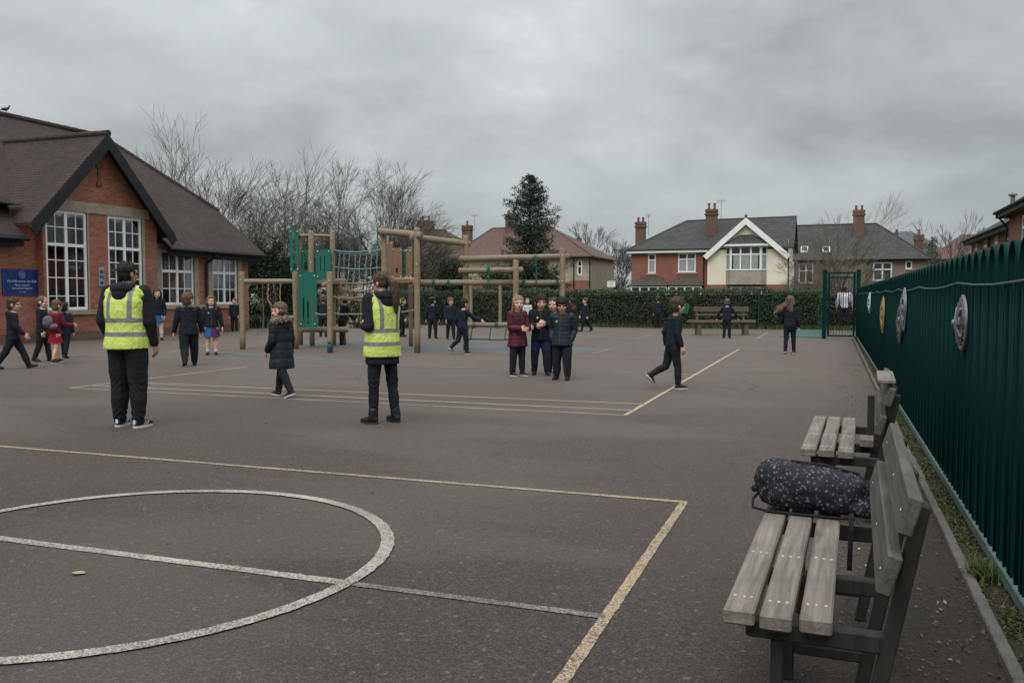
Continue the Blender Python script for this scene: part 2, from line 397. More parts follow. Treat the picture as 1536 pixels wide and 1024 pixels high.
M['moss'] = leaf_mat('moss', (.045, .055, .016), (.09, .095, .03), (.12, .11, .05))
M['hedge'] = leaf_mat('hedge_leaves', (.036, .060, .030), (.080, .115, .052), (.15, .13, .07), patch=(.07, .058, .040))
M['evergreen'] = leaf_mat('dark_evergreen_leaves', (.008, .018, .010), (.024, .04, .02), (.05, .06, .035))
M['fir'] = leaf_mat('fir_needles', (.03, .044, .033), (.075, .092, .066), (.12, .125, .092))
M['brown_hedge'] = leaf_mat('bare_brown_hedge', (.045, .038, .029), (.085, .07, .052), (.13, .105, .075))
M['grass'] = leaf_mat('grass_blades', (.05, .075, .018), (.095, .12, .035), (.15, .14, .06))
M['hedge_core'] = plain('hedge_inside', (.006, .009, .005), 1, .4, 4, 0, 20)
M['dead_leaf'] = leaf_mat('dead_leaves', (.07, .045, .024), (.15, .11, .07), (.32, .27, .2))
M['metal_silver'] = plain('scuffed_silver', (.30, .30, .31), .42, .3, 9, .2, 40, metal=.75)
M['metal_dark'] = plain('tarnished_grey_metal', (.13, .13, .135), .45, .3, 12, .2, 50, metal=.6)
M['gold'] = plain('tarnished_gold', (.40, .30, .12), .5, .3, 9, .2, 40, metal=.4)
M['sign_blue'] = plain('blue_sign_paint', (.006, .030, .15), .45, .12, 3, .05, 40)
M['sign_white'] = plain('white_lettering', (.5, .52, .55), .6, .1, 9, 0, 40)
M['mat_green'] = plain('green_rubber_mat', (.045, .10, .085), .9, .2, 3, .4, 60)
M['hill'] = plain('distant_wooded_hill', (.085, .10, .105), 1, .3, .03, 0, 1)
# ------------------------------------------------------------------ sky, light
SKY_OFF = (22.2, 11.4, 31.8)
SUN_EL, SUN_AZ = R(52), R(182)       # azimuth clockwise from +Y
world = bpy.data.worlds.new('World'); scene.world = world; world.use_nodes = True
_n = world.node_tree.nodes; _n.clear(); t = T(world.node_tree)
wo = t.n('OutputWorld')
sky = t.n('TexSky', sky_type='NISHITA', sun_disc=False, sun_elevation=SUN_EL, sun_rotation=SUN_AZ, dust_density=3.0)
bg1 = t.n('Background', {'Color': sky.outputs[0], 'Strength': .07})
d = t.n('TexCoord').outputs['Generated']; sp = t.n('SeparateXYZ', {0: d})
zz = t.math('ADD', t.math('MAXIMUM', sp.outputs[2], 0.0), .30)
pl = t.n('CombineXYZ', {0: t.math('DIVIDE', sp.outputs[0], zz), 1: t.math('DIVIDE', sp.outputs[1], zz), 2: 0.0}).outputs[0]
warp = t.n('TexNoise', {'Vector': pl, 'Scale': .9, 'Detail': 4.0}).outputs[1]
pw = t.n('VectorMath', {0: pl, 1: t.n('VectorMath', {0: warp, 1: (.55, .55, .55)}, operation='MULTIPLY').outputs[0]}, operation='ADD').outputs[0]
pw = t.n('VectorMath', {0: pw, 1: SKY_OFF}, operation='ADD').outputs[0]
n1 = t.noise(pw, .85, 6, .5); n2 = t.noise(pw, 2.6, 6, .55)
cl = t.math('ADD', t.math('MULTIPLY', n1, .68), t.math('MULTIPLY', n2, .32))
rp = t.n('ValToRGB', {'Fac': cl}); e = rp.color_ramp.elements
e[0].position = .37; e[0].color = (.37, .402, .412, 1); e[1].position = .61; e[1].color = (.84, .89, .90, 1)
k = e.new(.47); k.color = (.52, .56, .57, 1); k = e.new(.55); k.color = (.64, .685, .695, 1)
# an overcast sky is brighter overhead than near the horizon
zen = t.math('ADD', t.math('ADD', .92, t.math('MULTIPLY', t.math('MAXIMUM', sp.outputs[2], 0.0), .35)), t.math('MULTIPLY', t.math('MAXIMUM', t.math('SUBTRACT', sp.outputs[2], .33), 0.0), 2.6))
# evens out to a plain pale grey low down
low = t.ramp(sp.outputs[2], .02, .16)
cc = t.mix(low, (.465, .512, .522), rp.outputs[0])
bg2 = t.n('Background', {'Color': cc, 'Strength': zen})
mx = t.n('MixShader'); t.set(mx.inputs[0], .96); t.set(mx.inputs[1], bg1); t.set(mx.inputs[2], bg2); t.set(wo.inputs[0], mx)
sl = bpy.data.lights.new('sun', 'SUN'); sl.energy = 1.5; sl.angle = R(40); sl.color = (1, .965, .92)
so = bpy.data.objects.new('sun', sl); COL.objects.link(so)
sdir = Vector((math.sin(SUN_AZ)*math.cos(SUN_EL), math.cos(SUN_AZ)*math.cos(SUN_EL), math.sin(SUN_EL)))
so.rotation_euler = sdir.to_track_quat('Z', 'Y').to_euler(); so.location = (0, 0, 30)
vs = scene.view_settings; vs.view_transform = 'Standard'; vs.look = 'None'; vs.exposure = 0; vs.gamma = 1
scene.cycles.max_bounces = 6; scene.cycles.transparent_max_bounces = 12; scene.cycles.use_denoising = True

# ------------------------------------------------------------------ ground, playground, markings
XF = .82                      # the side fence stands on this line
tag(MB().poly((-1500, -60, -.02), (1500, -60, -.02), (1500, 2500, -.02), (-1500, 2500, -.02)).build('ground', M['grass_ground']), kind='structure')
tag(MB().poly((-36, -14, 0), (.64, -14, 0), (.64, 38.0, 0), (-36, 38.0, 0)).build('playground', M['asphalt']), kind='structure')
tag(MB().poly((.645, 30.1, -.002), (1.6, 30.1, -.002), (6, 40.5, -.002), (.645, 40.5, -.002)).build('path', M['asphalt']), kind='structure')
def flat_strip(p, q, w, z=.004, seg=.05, jag=.0028):
    p, q = Vector(p), Vector(q); d = q-p; L = d.length; d.normalize(); s = Vector((-d.y, d.x)); n = max(2, int(L/seg)); vs = []
    for i in range(n+1):
        c = p+d*(L*i/n)
        for sg in (-1, 1): vs.append((c.x+s.x*sg*(w/2+random.uniform(-jag, jag)), c.y+s.y*sg*(w/2+random.uniform(-jag, jag)), z))
    return vs, [[2*i, 2*i+2, 2*i+3, 2*i+1] for i in range(n)]
def marking(name, segs, mat, w, z=.004):
    mb = MB()
    for a, b in segs: mb.add(*flat_strip(a, b, w, z))
    # faces must look up
    o = mb.build(name, mat); me = o.data
    for p in me.polygons:
        if p.normal.z < 0: p.flip()
    return tag(o, kind='structure')
marking('yellow_court_line', [((-16, 5.88), (-.89, 5.88)), ((-.915, 5.855), (-.85, -3))], M['yellow_paint'], .055)
mb = MB(); cx, cy, cr, cw = -3.645, 3.66, 1.455, .075; vs = []; N = 220
for i in range(N):
    a = 2*math.pi*i/N
    for rr in (cr-cw/2+random.uniform(-.003, .003), cr+cw/2+random.uniform(-.003, .003)): vs.append((cx+math.cos(a)*(1+.004*math.sin(a*3))*rr, cy+math.sin(a)*rr, .008))
mb.add(vs, [[2*i, 2*i+1, (2*i+3) % (2*N), (2*i+2) % (2*N)] for i in range(N)])
tag(mb.build('centre_circle', M['white_paint']), kind='structure')
marking('white_court_line', [((-12, 3.58), (-2.19, 3.63))], M['white_paint'], .07, .0045)
marking('worn_court_line', [((-2.18, 3.63), (-.9, 3.63))], M['faint_paint'], .055, .0045)
marking('far_court_line', [((-10.87, 10.42), (-2.25, 10.42)), ((-10.87, 11.0), (-2.25, 11.08)), ((-10.87, 10.02), (-10.84, 14.2)), ((-2.25, 9.96), (-2.26, 23.4))], M['yellow_paint_far'], .05)
thin = [(G(105, 582), G(937, 623)), (G(0, 533), G(160, 533.5)), (G(220, 535), G(359, 537.5)), (G(359, 537.5), G(560, 546)), (G(560, 546.5), G(1048, 562)), (G(857, 533), G(1075, 539)), (G(700, 527), G(857, 533)),
        (G(888, 530), G(917, 523.5)), (G(955, 507.6), G(977, 502)), (G(1136, 507.6), G(1151, 498.6)), (G(905, 505), G(955, 507.6)), (G(870, 500), G(972, 501.5)), (G(972, 501.5), G(960, 499)),
        (G(250, 530), G(330, 512)), (G(730, 520), G(1075, 524)), (G(1000, 506), G(1030, 507.5)), (G(0, 545), G(95, 548)), (G(520, 520), G(690, 524))]
marking('faded_court_line', [(a.xy, b.xy) for a, b in thin], M['thin_paint'], .055, .0035)
blue = [[(857, 532), (921, 522.5), (600, 516), (560, 523)], [(360, 514), (470, 511), (600, 516.5), (560, 521.5)], [(545, 541), (330, 526), (300, 528), (520, 543)]]
mb = MB()
for k, q in enumerate(blue): mb.poly(*[G(x, y, .0015+k*.0006) for x, y in q])
o = mb.build('blue_painted_patch', M['blue_paint'])
for p in o.data.polygons:
    if p.normal.z < 0: p.flip()
tag(o, kind='structure')
# concrete edging beside the fence, soil and moss behind it
mb = MB(); y = -2.0
while y < 30:
    L = .915; dx = random.uniform(-.004, .004); dz = random.uniform(-.006, .006)
    x = .655+.002*y
    mb.box((x+dx-.025, y, -.1), (x+dx+.025, y+L-.008, .028+dz), bev=.006); y += L
tag(mb.build('kerb', M['concrete']), kind='structure')
nx, ny = 10, 420; Vv = []
for j in range(ny):
    yy = -2+34*(j/(ny-1))**1.6
    for i in range(nx):
        xx = .672+.002*yy+(.36)*i/(nx-1)
        Vv.append((xx, yy, .012+.018*noise.noise(Vector((xx*9, yy*9, 0)))+.01*noise.noise(Vector((xx*30, yy*30, 3)))))
F_ = [[j*nx+i, j*nx+i+1, (j+1)*nx+i+1, (j+1)*nx+i] for j in range(ny-1) for i in range(nx-1)]
tag(link_mesh('verge', fast_mesh('verge', Vv, F_), M['soil'], smooth=True), kind='structure')
n = 16000; yy = 1.5+28*RNG.random(n)**2.2; C = np.stack([.675+.15*RNG.random(n)**.8+.002*yy, yy, .018+.012*RNG.random(n)], 1)
keep = np.array([noise.noise(Vector((c[0]*6, c[1]*3.5, 1))) > -.15 for c in C])
tag(link_mesh('moss', leaf_mesh('moss', C[keep], .012+.012*RNG.random(int(keep.sum())), nrm=np.array([0, 0, 1.]), jit=.7), M['moss']), kind='stuff')
n = 4200; yy = 2.2+16*RNG.random(n)**2.0; xx = np.where(RNG.random(n) < .6, -.1+.74*RNG.random(n)**.7, .68+.14*RNG.random(n))
C = np.stack([xx, yy, np.where(xx < .63, .006, .028)+.006*RNG.random(n)], 1)
tag(link_mesh('fallen_leaves', leaf_mesh('fallen_leaves', C, .008+.022*RNG.random(n)**2, nrm=np.array([0, 0, 1.]), jit=.35, asp=.55), M['dead_leaf']), kind='stuff')
n = 260; C = np.stack([-9+9.5*RNG.random(n), 2.5+22*RNG.random(n), np.full(n, .006)], 1)
tag(link_mesh('court_litter', leaf_mesh('court_litter', C, .008+.03*RNG.random(n)**3, nrm=np.array([0, 0, 1.]), jit=.25, asp=.5), M['dead_leaf']), kind='stuff')
def curl_leaf(px, py, L, rz, label):
    mb = MB(); n = 8; vs = []
    for i in range(n+1):
        u = i/n; w = L*.32*math.sin(math.pi*u)**.8
        for s in (-1, 0, 1): vs.append(((u-.5)*L, s*w, .003+.004*abs(s)*math.sin(math.pi*u)+.01*(u-.5)**2))
    fs = []
    for i in range(n):
        for s in (0, 1): fs.append([i*3+s, i*3+s+3, i*3+s+4, i*3+s+1])
    vs = [(x, y, z+.001) for x, y, z in vs]
    mb.add(vs, fs); o = mb.build('fallen_leaf', M['dry_leaf'], smooth=True); p = G(px, py); p.z = .003; o.location = p; o.rotation_euler = (0, 0, rz)
    tag(o, label, 'leaf')
M['dry_leaf'] = plain('pale_dry_leaf', (.33, .25, .17), .8, .3, 30, .2, 90)
M['dry_leaf'].use_backface_culling = False
curl_leaf(118, 861, .075, .3, 'pale dry leaf lying on the asphalt inside the white centre circle')

# ------------------------------------------------------------------ grass tuft by the fence, grass along the far railings
def blades(name, pts, h, mat, lean=.5, per=1, w=.004):
    Vv = []; Ff = []
    for (x, y, z) in pts:
        for _ in range(per):
            a = random.uniform(0, 6.283); L = h*random.uniform(.5, 1.1); le = random.uniform(.1, lean); ww = w*random.uniform(.7, 1.3)
            dx, dy = math.cos(a), math.sin(a); b = len(Vv)
            for k, f in enumerate((0, .5, 1)):
                r = L*le*f*f*1.5; zc = z+L*f*(1-.35*le*f); wd = ww*(1-f*.9)
                Vv += [(x+dx*r-dy*wd, y+dy*r+dx*wd, zc), (x+dx*r+dy*wd, y+dy*r-dx*wd, zc)]
            Ff += [[b, b+1, b+3, b+2], [b+2, b+3, b+5, b+4]]
    return link_mesh(name, fast_mesh(name, Vv, Ff), mat)
c = G(1470, 868); c.x = .735
pts = [(c.x+random.gauss(0, .03), c.y+random.gauss(0, .07), .015) for _ in range(420)]
tag(blades('grass_tuft', pts, .085, M['grass'], .9), 'small green grass tuft growing in the mossy soil at the fence foot', 'grass')
pts = [(random.uniform(-27, 4), 38.05+random.uniform(-.15, .5), -.02) for _ in range(9000)]
tag(blades('grass', pts, .26, M['grass'], .7, 1, .012), kind='stuff')
pts = [(random.uniform(.7, .8), 2+28*random.random()**1.3, .015) for _ in range(900)]
tag(blades('weeds', pts, .05, M['grass'], .9, 1, .003), kind='stuff')

# ------------------------------------------------------------------ the side fence: bow topped railings
fence = thing('railing_fence', 'tall green bow topped metal railings running along the right side beside the benches', 'fence', (XF, 1.0, 0))
PITCHB = .1375; TOP = 1.665; Y0, Y1 = 1.0, 30.0; PANEL = PITCHB*20
def hoop_bars(n, sec=(.008, .019)):     # one panel: n hoops, each two bars joined by a bow; local y along the fence
    mb = MB(); rx = sec[1]; ry = sec[0]
    for i in range(n):
        ya, yb = PITCHB*(2*i+.28), PITCHB*(2*i+1.72); rc = (yb-ya)/2; yc = (ya+yb)/2; zc = TOP-rc*1.15
        path = [(ya, .085)]+[(ya, z) for z in (.6, 1.2)]
        for k in range(11):
            a = math.pi*(1-k/10); path.append((yc+rc*math.cos(a), zc+rc*1.15*math.sin(a)))
        path += [(yb, 1.2), (yb, .6), (yb, .085)]
        vs = []; m_ = 6
        for k, (py_, pz) in enumerate(path):
            a0 = path[max(0, k-1)]; a1 = path[min(len(path)-1, k+1)]; ty, tz = a1[0]-a0[0], a1[1]-a0[1]; l = math.hypot(ty, tz); ny_, nz = tz/l, -ty/l
            for q in range(m_):
                an = 2*math.pi*q/m_+math.pi/6; vs.append((rx*math.cos(an), py_+ny_*ry*math.sin(an), pz+nz*ry*math.sin(an)))
        mb.box((-.017, PITCHB*(2*i+1)-.008, .085), (.017, PITCHB*(2*i+1)+.008, 1.475))
        mb.box((-.017, PITCHB*(2*i+2)-.006, .085), (.017, PITCHB*(2*i+2)+.006, 1.475))
        mb.add(vs, [[k*m_+q, k*m_+(q+1) % m_, (k+1)*m_+(q+1) % m_, (k+1)*m_+q] for k in range(len(path)-1) for q in range(m_)])
    return mb
proto = hoop_bars(10).build('railing_panel', M['green_metal'], fence, smooth=True)
npan = int((Y1-Y0)/PANEL)+1
rail = MB(); cable = MB(); low = MB()
for k in range(npan):
    if k: p = proto.copy(); COL.objects.link(p); p.parent = fence; p.location = (0, k*PANEL, 0)
    mb = MB(); yy = k*PANEL
    mb.box((-.012+.03, yy-.03, 0), (.05+.03, yy+.03, 1.52), bev=.006)
    mb.box((-.03, yy-.028, .0), (.012, yy+.028, .033), bev=.004)
    mb.build('post', M['green_metal'], fence)
    low.box((-.03, yy+.004, .035), (.012, yy+PANEL-.004, .09), bev=.003)
    rail.box((.012, yy+.004, 1.44), (.028, yy+PANEL-.004, 1.48))
low.build('bottom_rail', M['pale_green'], fence); rail.build('top_rail', M['green_metal'], fence)
path = []
for k in range(npan*4+1):
    f = (k % 4)/4; path.append((-.026, k*PANEL/4, 1.487-.028*math.sin(math.pi*f)))
cable.tube(path, .007, 6); cable.build('cable', M['grey_cable'], fence, smooth=True)

def fence_disc(px, py, dia, mat, mat2, label, name='metal_disc', tilt=0, hub=.4):
    p = PX(px, py, XF-.03)
    r = dia/2; t_ = thing(name, label, 'ornament', p)
    Mx = Matrix.Rotation(R(-90+tilt), 4, 'Y')
    MB().disc_lathe([(r*.2, .0), (r, .0), (r, .008), (r*.95, .016), (r*.82, .012), (r*.8, .012)], 40, Mx).build('rim', mat, t_, smooth=False)
    MB().disc_lathe([(r*.1, .014), (r*.81, .0165), (r*.80, .022), (r*.4, .03), (r*.38, .04), (r*.28, .045)], 40, Mx).build('face', mat2, t_)
    mb = MB(); mb.disc_lathe([(r*.3, .04), (r*.26, .04+.03*hub), (r*.12, .04+.055*hub), (r*.1, .04+.08*hub), (r*.05, .04+.095*hub)], 20, Mx)
    for k in range(8):
        a = k*math.pi/4; ca, sa = math.cos(a), math.sin(a)
        mb.bar(Mx @ Vector((ca*r*.2, sa*r*.2, .044)), Mx @ Vector((ca*r*.72, sa*r*.72, .028)), r*.11, .012, up=(1, 0, 0))
    for k in range(20):
        a = k*math.pi/10; mb.disc_lathe([(r*.035, .008), (r*.03, .0165), (.002, .018)], 8, Mx @ Matrix.Translation((math.cos(a)*r*.875, math.sin(a)*r*.875, 0)))
    mb.build('hub', mat, t_)
fence_disc(1445, 484, .355, M['metal_silver'], M['metal_dark'], 'round silver wheel shaped ornament fixed to the railings, nearest to the camera', hub=.3)
fence_disc(1357, 464, .50, M['metal_silver'], M['metal_silver'], 'higher of two overlapping pale metal discs on the railings', hub=.2)
fence_disc(1351.5, 482, .52, M['metal_dark'], M['metal_silver'], 'lower of two overlapping pale metal discs on the railings', tilt=2, hub=.2)
fence_disc(1325, 472, .60, M['gold'], M['gold'], 'dull gold disc on the railings farther along than the silver ones', hub=.1)
fence_disc(1305, 454, .45, M['white_gloss'], M['lead'], 'small white disc on the far end of the railings', hub=.1)

# ------------------------------------------------------------------ gate at the end of the side fence
gy = 30.25; gxl, gxr = -.2, .82
gate = thing('metal_gate', 'tall green metal gate with thin upright bars at the far end of the side fence', 'gate', (gxl, gy, 0))
wd = gxr-gxl
for x in (0, wd-.0): MB().box((x-.06, -.06, 0), (x+.06, .06, 2.26), bev=.008).build('gate_post', M['green_metal'], gate)
MB().box((.065, -.025, 2.13), (wd-.065, .025, 2.18), bev=.004).build('gate_head', M['green_metal'], gate)
mb = MB()
for x in (.12, wd-.12): mb.box((x-.035, -.03, .08), (x+.035, .03, 2.12), bev=.004)
mb.box((.157, -.02, .08), (wd-.157, .02, .13)); mb.box((.157, -.02, 1.98), (wd-.157, .02, 2.03))
leaf = mb.build('gate_leaf', M['green_metal'], gate)
mb = MB()
for k in range(8): mb.tube([(.2+k*(wd-.4)/7, 0, .1), (.2+k*(wd-.4)/7, 0, 2.0)], .008, 6, cap=False)
mb.build('gate_bars', M['dark_green_metal'], gate)
MB().box((.1, -.075, .98), (.16, .06, 1.1), bev=.006).build('latch', M['black_paint'], gate)
side = thing('return_railing', 'short run of dark green railings from the gate post back to the hedge', 'fence', (gxl-.06, gy+.12, 0))
mb = MB()
for k in range(70): mb.tube([(0, .1+k*.11, .08), (0, .1+k*.11, 1.7)], .009, 5, cap=False)
mb.build('railing_panel', M['green_metal'], side)
mb = MB(); mb.box((-.02, 0, 1.55), (-.01, 7.8, 1.59)); mb.box((-.02, 0, .12), (-.01, 7.8, .16)); mb.build('rail', M['green_metal'], side)
tag(MB().box((-1.65, 30.9, .004), (-.3, 38.0, .02), bev=.006).build('rubber_mat', M['mat_green']), 'flat green rubber mat on the ground left of the gate', 'mat')

# ------------------------------------------------------------------ back railings and hedge
FY = 38.2
back = thing('back_railing', 'long low dark green railings in front of the clipped hedge at the far side', 'fence', (-27, FY, 0))
PL = 2.68
mb = MB()
for k in range(22):
    x = .06+k*.119; mb.tube([(x, 0, .07), (x, 0, 1.66)], .0095, 5, cap=False)
    mb.disc_lathe([(.0095, 1.66), (.006, 1.70), (.001, 1.715)], 5, Matrix.Translation((x, 0, 0)))
bp = mb.build('railing_panel', M['dark_green_metal'], back)
for k in range(10):
    if k: p = bp.copy(); COL.objects.link(p); p.parent = back; p.location = (k*PL, 0, 0)
    MB().box((k*PL-.03, -.02, 0), (k*PL+.03, .04, 1.72), bev=.005).build('post', M['dark_green_metal'], back)
mb = MB(); mb.box((0, .012, 1.52), (10*PL, .022, 1.565)); mb.box((0, .012, .12), (10*PL, .022, .165)); mb.build('rail', M['dark_green_metal'], back)

def hedge(name, label, x0, x1, y0, y1, h, n, mat, size=.075, top=.09):
    t_ = thing(name, label, 'hedge', ((x0+x1)/2, (y0+y1)/2, 0))
    w, dp = x1-x0, y1-y0
    nx_ = max(3, int(w/.5)); V2 = []; mb = MB()
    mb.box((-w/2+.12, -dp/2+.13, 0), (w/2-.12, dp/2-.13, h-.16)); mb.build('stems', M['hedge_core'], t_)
    f = RNG.random(n); a = RNG.random(n); b = RNG.random(n)
    side = f < .66
    X = -w/2+w*a
    bulge = np.array([noise.noise(Vector((x*.8, bb*3, 0)))*.09+noise.noise(Vector((x*3, bb*7, 5)))*.05 for x, bb in zip(X, b)])
    Y = np.where(side, -dp/2+.06+bulge-.12*RNG.random(n)**2, -dp/2+dp*b)
    tp = np.array([noise.noise(Vector((x*.6, 3, 0)))*top+noise.noise(Vector((x*4, y_, 5)))*top*.6 for x, y_ in zip(X, Y)])
    Z = np.where(side, .03+(h-.06)*b**.9, h-.04+tp+.05*RNG.normal(size=n))
    Y = np.where(side, Y+.05*RNG.normal(size=n), Y)
    # both ends
    e = RNG.random(n) < .06; X = np.where(e, np.where(RNG.random(n) < .5, -w/2, w/2)+.05*RNG.normal(size=n), X)
    Y = np.where(e, -dp/2+dp*RNG.random(n), Y); Z = np.where(e, h*RNG.random(n), Z)
    link_mesh('foliage', leaf_mesh(name, np.stack([X, Y, Z], 1), size*(.6+.8*RNG.random(n)), nrm=np.array([0, -.8, .4]), jit=.9), mat, t_)
hedge('clipped_hedge', 'long clipped dark green hedge behind the back railings', -21, -.4, FY+.35, FY+1.5, 1.64, 40000, M['hedge'], .075, .17)
hedge('dark_hedge', 'dark patchy hedge behind the gate and the man in the white shirt', -.3, 7, 40.6, 41.8, 1.5, 9000, M['brown_hedge'], .09)
# ------------------------------------------------------------------ walls with openings and windows
class Fr:                       # a vertical plane: origin O, u to the right, z up, n towards the viewer
    def __init__(s, O, U, N): s.O, s.U, s.N = Vector(O), Vector(U).normalized(), Vector(N).normalized()
    def p(s, u, z, n=0.0): return s.O+s.U*u+Vector((0, 0, z))+s.N*n
    def box(s, mb, u0, u1, z0, z1, n0, n1):
        c = [s.p(a, b, d) for d in (n0, n1) for a, b in ((u0, z0), (u1, z0), (u1, z1), (u0, z1))]
        fs = [[0, 1, 2, 3], [7, 6, 5, 4], [0, 4, 5, 1], [1, 5, 6, 2], [2, 6, 7, 3], [3, 7, 4, 0]]
        if s.U.cross(Vector((0, 0, 1))).dot(s.N) * (1 if n1 > n0 else -1) > 0: fs = [list(reversed(f)) for f in fs]
        mb.add(c, fs)
def wall_open(mb, fr, u0, u1, z0, z1, opens, rev=.12):
    us = sorted({u0, u1, *[o[0] for o in opens], *[o[2] for o in opens]}); zs = sorted({z0, z1, *[o[1] for o in opens], *[o[3] for o in opens]})
    flip = fr.U.cross(Vector((0, 0, 1))).dot(fr.N) < 0
    def q(*p): mb.poly(*(reversed(p) if flip else p))
    for a, b in zip(us, us[1:]):
        for c, d in zip(zs, zs[1:]):
            mu, mz = (a+b)/2, (c+d)/2
            if any(o[0] < mu < o[2] and o[1] < mz < o[3] for o in opens): continue
            q(fr.p(a, c), fr.p(b, c), fr.p(b, d), fr.p(a, d))
    for (a, c, b, d) in [o[:4] for o in opens]:
        q(fr.p(a, c), fr.p(b, c), fr.p(b, c, -rev), fr.p(a, c, -rev)); q(fr.p(a, d, -rev), fr.p(b, d, -rev), fr.p(b, d), fr.p(a, d))
        q(fr.p(a, c, -rev), fr.p(a, d, -rev), fr.p(a, d), fr.p(a, c)); q(fr.p(b, c), fr.p(b, d), fr.p(b, d, -rev), fr.p(b, c, -rev))
def window(parent, fr, u0, z0, u1, z1, cols=(.5,), rows=(), bars=(), hb=(), f=.07, g=.028, glass='glass', n=-.07, curtain=None, mat='white_gloss', interior=False):
    """outer frame, mullions at cols, transoms at rows (fractions); thin glazing bars at bars and hb"""
    mb = MB(); fr.box(mb, u0, u0+f, z0, z1, n-.03, n+.03); fr.box(mb, u1-f, u1, z0, z1, n-.03, n+.03)
    fr.box(mb, u0+f, u1-f, z0, z0+f, n-.028, n+.034); fr.box(mb, u0+f, u1-f, z1-f, z1, n-.028, n+.028)
    w, h = u1-u0, z1-z0
    for c in cols: fr.box(mb, u0+w*c-f*.6, u0+w*c+f*.6, z0+f, z1-f, n-.026, n+.026)
    for r in rows: fr.box(mb, u0+f, u1-f, z0+h*r-f*.55, z0+h*r+f*.55, n-.024, n+.030)
    for c in bars: fr.box(mb, u0+w*c-g/2, u0+w*c+g/2, z0+f, z1-f, n-.012, n+.012)
    for r in hb: fr.box(mb, u0+f, u1-f, z0+h*r-g/2, z0+h*r+g/2, n-.010, n+.0135)
    o = mb.build('window', M[mat], parent)
    fl = fr.U.cross(Vector((0, 0, 1))).dot(fr.N) < 0
    def quad(mb2, a, b, c, d, nn):
        p = [fr.p(a, b, nn), fr.p(c, b, nn), fr.p(c, d, nn), fr.p(a, d, nn)]
        mb2.poly(*(reversed(p) if fl else p))
    mb = MB(); quad(mb, u0+f*.5, z0+f*.5, u1-f*.5, z1-f*.5, n-.004); mb.build('pane', M[glass], o)
    if curtain:
        mb = MB()
        for (a, b, c0, c1, nn) in curtain:
            k = 26; prev = None
            for i in range(k+1):
                uu = u0+w*(a+(b-a)*i/k); dn = .03*math.sin(i*1.9)+.012*math.sin(i*4.3)
                cur = (fr.p(uu, z0+h*c0, n+nn+dn), fr.p(uu, z0+h*c1, n+nn+dn*.6))
                if prev: mb.poly(prev[0], cur[0], cur[1], prev[1])
                prev = cur
        mb.build('curtain', M['curtain'], o)
    return o

# ------------------------------------------------------------------ the school
school = thing('school_building', 'long red brick school with clay tiled roof, big gable and tall white windows at left', 'school', (-28, 22, 0))
SI = Vector((-28, 22, 0))
def S(p): return Vector(p)-SI
XW, XG, XE = -22.6, -22.36, -22.12     # wall face, gable face, eaves
fw = Fr(S((XW, 0, 0)), (0, 1, 0), (1, 0, 0)); fg = Fr(S((XG, 0, 0)), (0, 1, 0), (1, 0, 0))
def yz(px, py, X): p = PX(px, py, X); return p.y, p.z
w1 = (yz(70, 410, XG)[0], .97, yz(132, 410, XG)[0], yz(100, 316, XG)[1]); w2 = (yz(163, 410, XG)[0], .97, yz(214, 410, XG)[0], w1[3])
w3 = (yz(242, 410, XW)[0], 1.08, yz(291, 410, XW)[0], 3.06); w4 = (yz(318, 410, XW)[0], 1.08, yz(356, 410, XW)[0], 3.06)
GA, GB = yz(64.5, 420, XG)[0], 24.5; apex = (21.95, 6.62); EZ = 3.15; SL = .805
YE = 29.9
mb = MB()
wall_open(mb, fw, 6, GA, 0, 3.3, [(7, 1, 8.6, 3.0), (11, 1, 12.6, 3.0), (15, 1, 16.6, 3.0)]); wall_open(mb, fw, GB, YE, 0, 3.3, [w3, w4])
wall_open(mb, fg, GA+.02, GB-.4, 0, 4.25, [w1, w2])
for y, s in ((GB, -1),):
    q = [S((XG, y, 0)), S((XG, y+.4*s, 0)), S((XG, y+.4*s, 4.25)), S((XG, y, 6.42-1.033*abs(21.95-y)))]; mb.poly(*(q if s > 0 else reversed(q)))
for y, s in ((GA, 1), (GB, -1)):
    pts = [S((XW, y, 0)), S((XG, y, 0)), S((XG, y, 4.3 if s > 0 else 3.8)), S((XW, y, 4.3 if s > 0 else 3.8))]; mb.poly(*(pts if s > 0 else reversed(pts)))
k = (6.62-4.25)/1.033
mb.poly(S((XW, 19.1, 3.3)), S((XW, GA, 3.3)), S((XW, GA, 6.42-1.033*(21.95-GA))), S((XW, 19.1, 3.42)))
mb.poly(S((XG, GA+.02, 4.25)), S((XG, GB-.4, 4.25)), S((XG, 21.95+.06, 6.44)), S((XG, 21.95-.06, 6.44)))
mb.poly(S((XW, YE, 0)), S((-33.4, YE, 0)), S((-33.4, YE, 3.3)), S((-31.7, YE, 4.85)), S((-24.3, YE, 4.85)), S((XW, YE, 3.3)))
mb.poly(S((-33.4, YE, 0)), S((-33.4, 6, 0)), S((-33.4, 6, 3.3)), S((-33.4, YE, 3.3)))
mb.poly(S((XW, 6, 0)), S((XW, 6, 3.3)), S((-33.4, 6, 3.3)), S((-33.4, 6, 0)))
mb.build('wall', M['brick'], school)
mb = MB()
fg.box(mb, GA+.06, 24.12, w1[3]+.002, w1[3]+.33, 0, .035)                 # stone band over the tall windows
mb.build('stone_band', M['stone'], school)
for f_, a_ in ((fw, (6.9, 8.7, .86, 1.0, -.05, .07)), (fw, (10.9, 12.7, .86, 1.0, -.05, .07)), (fw, (14.9, 16.7, .86, 1.0, -.05, .07)), (fg, (w1[0]-.1, w2[2]+.12, .82, .968, -.07, .09)), (fw, (w3[0]-.1, w4[2]+.12, .93, 1.078, -.07, .07))):
    mb = MB(); f_.box(mb, *a_); mb.build('sill', M['stone'], school)
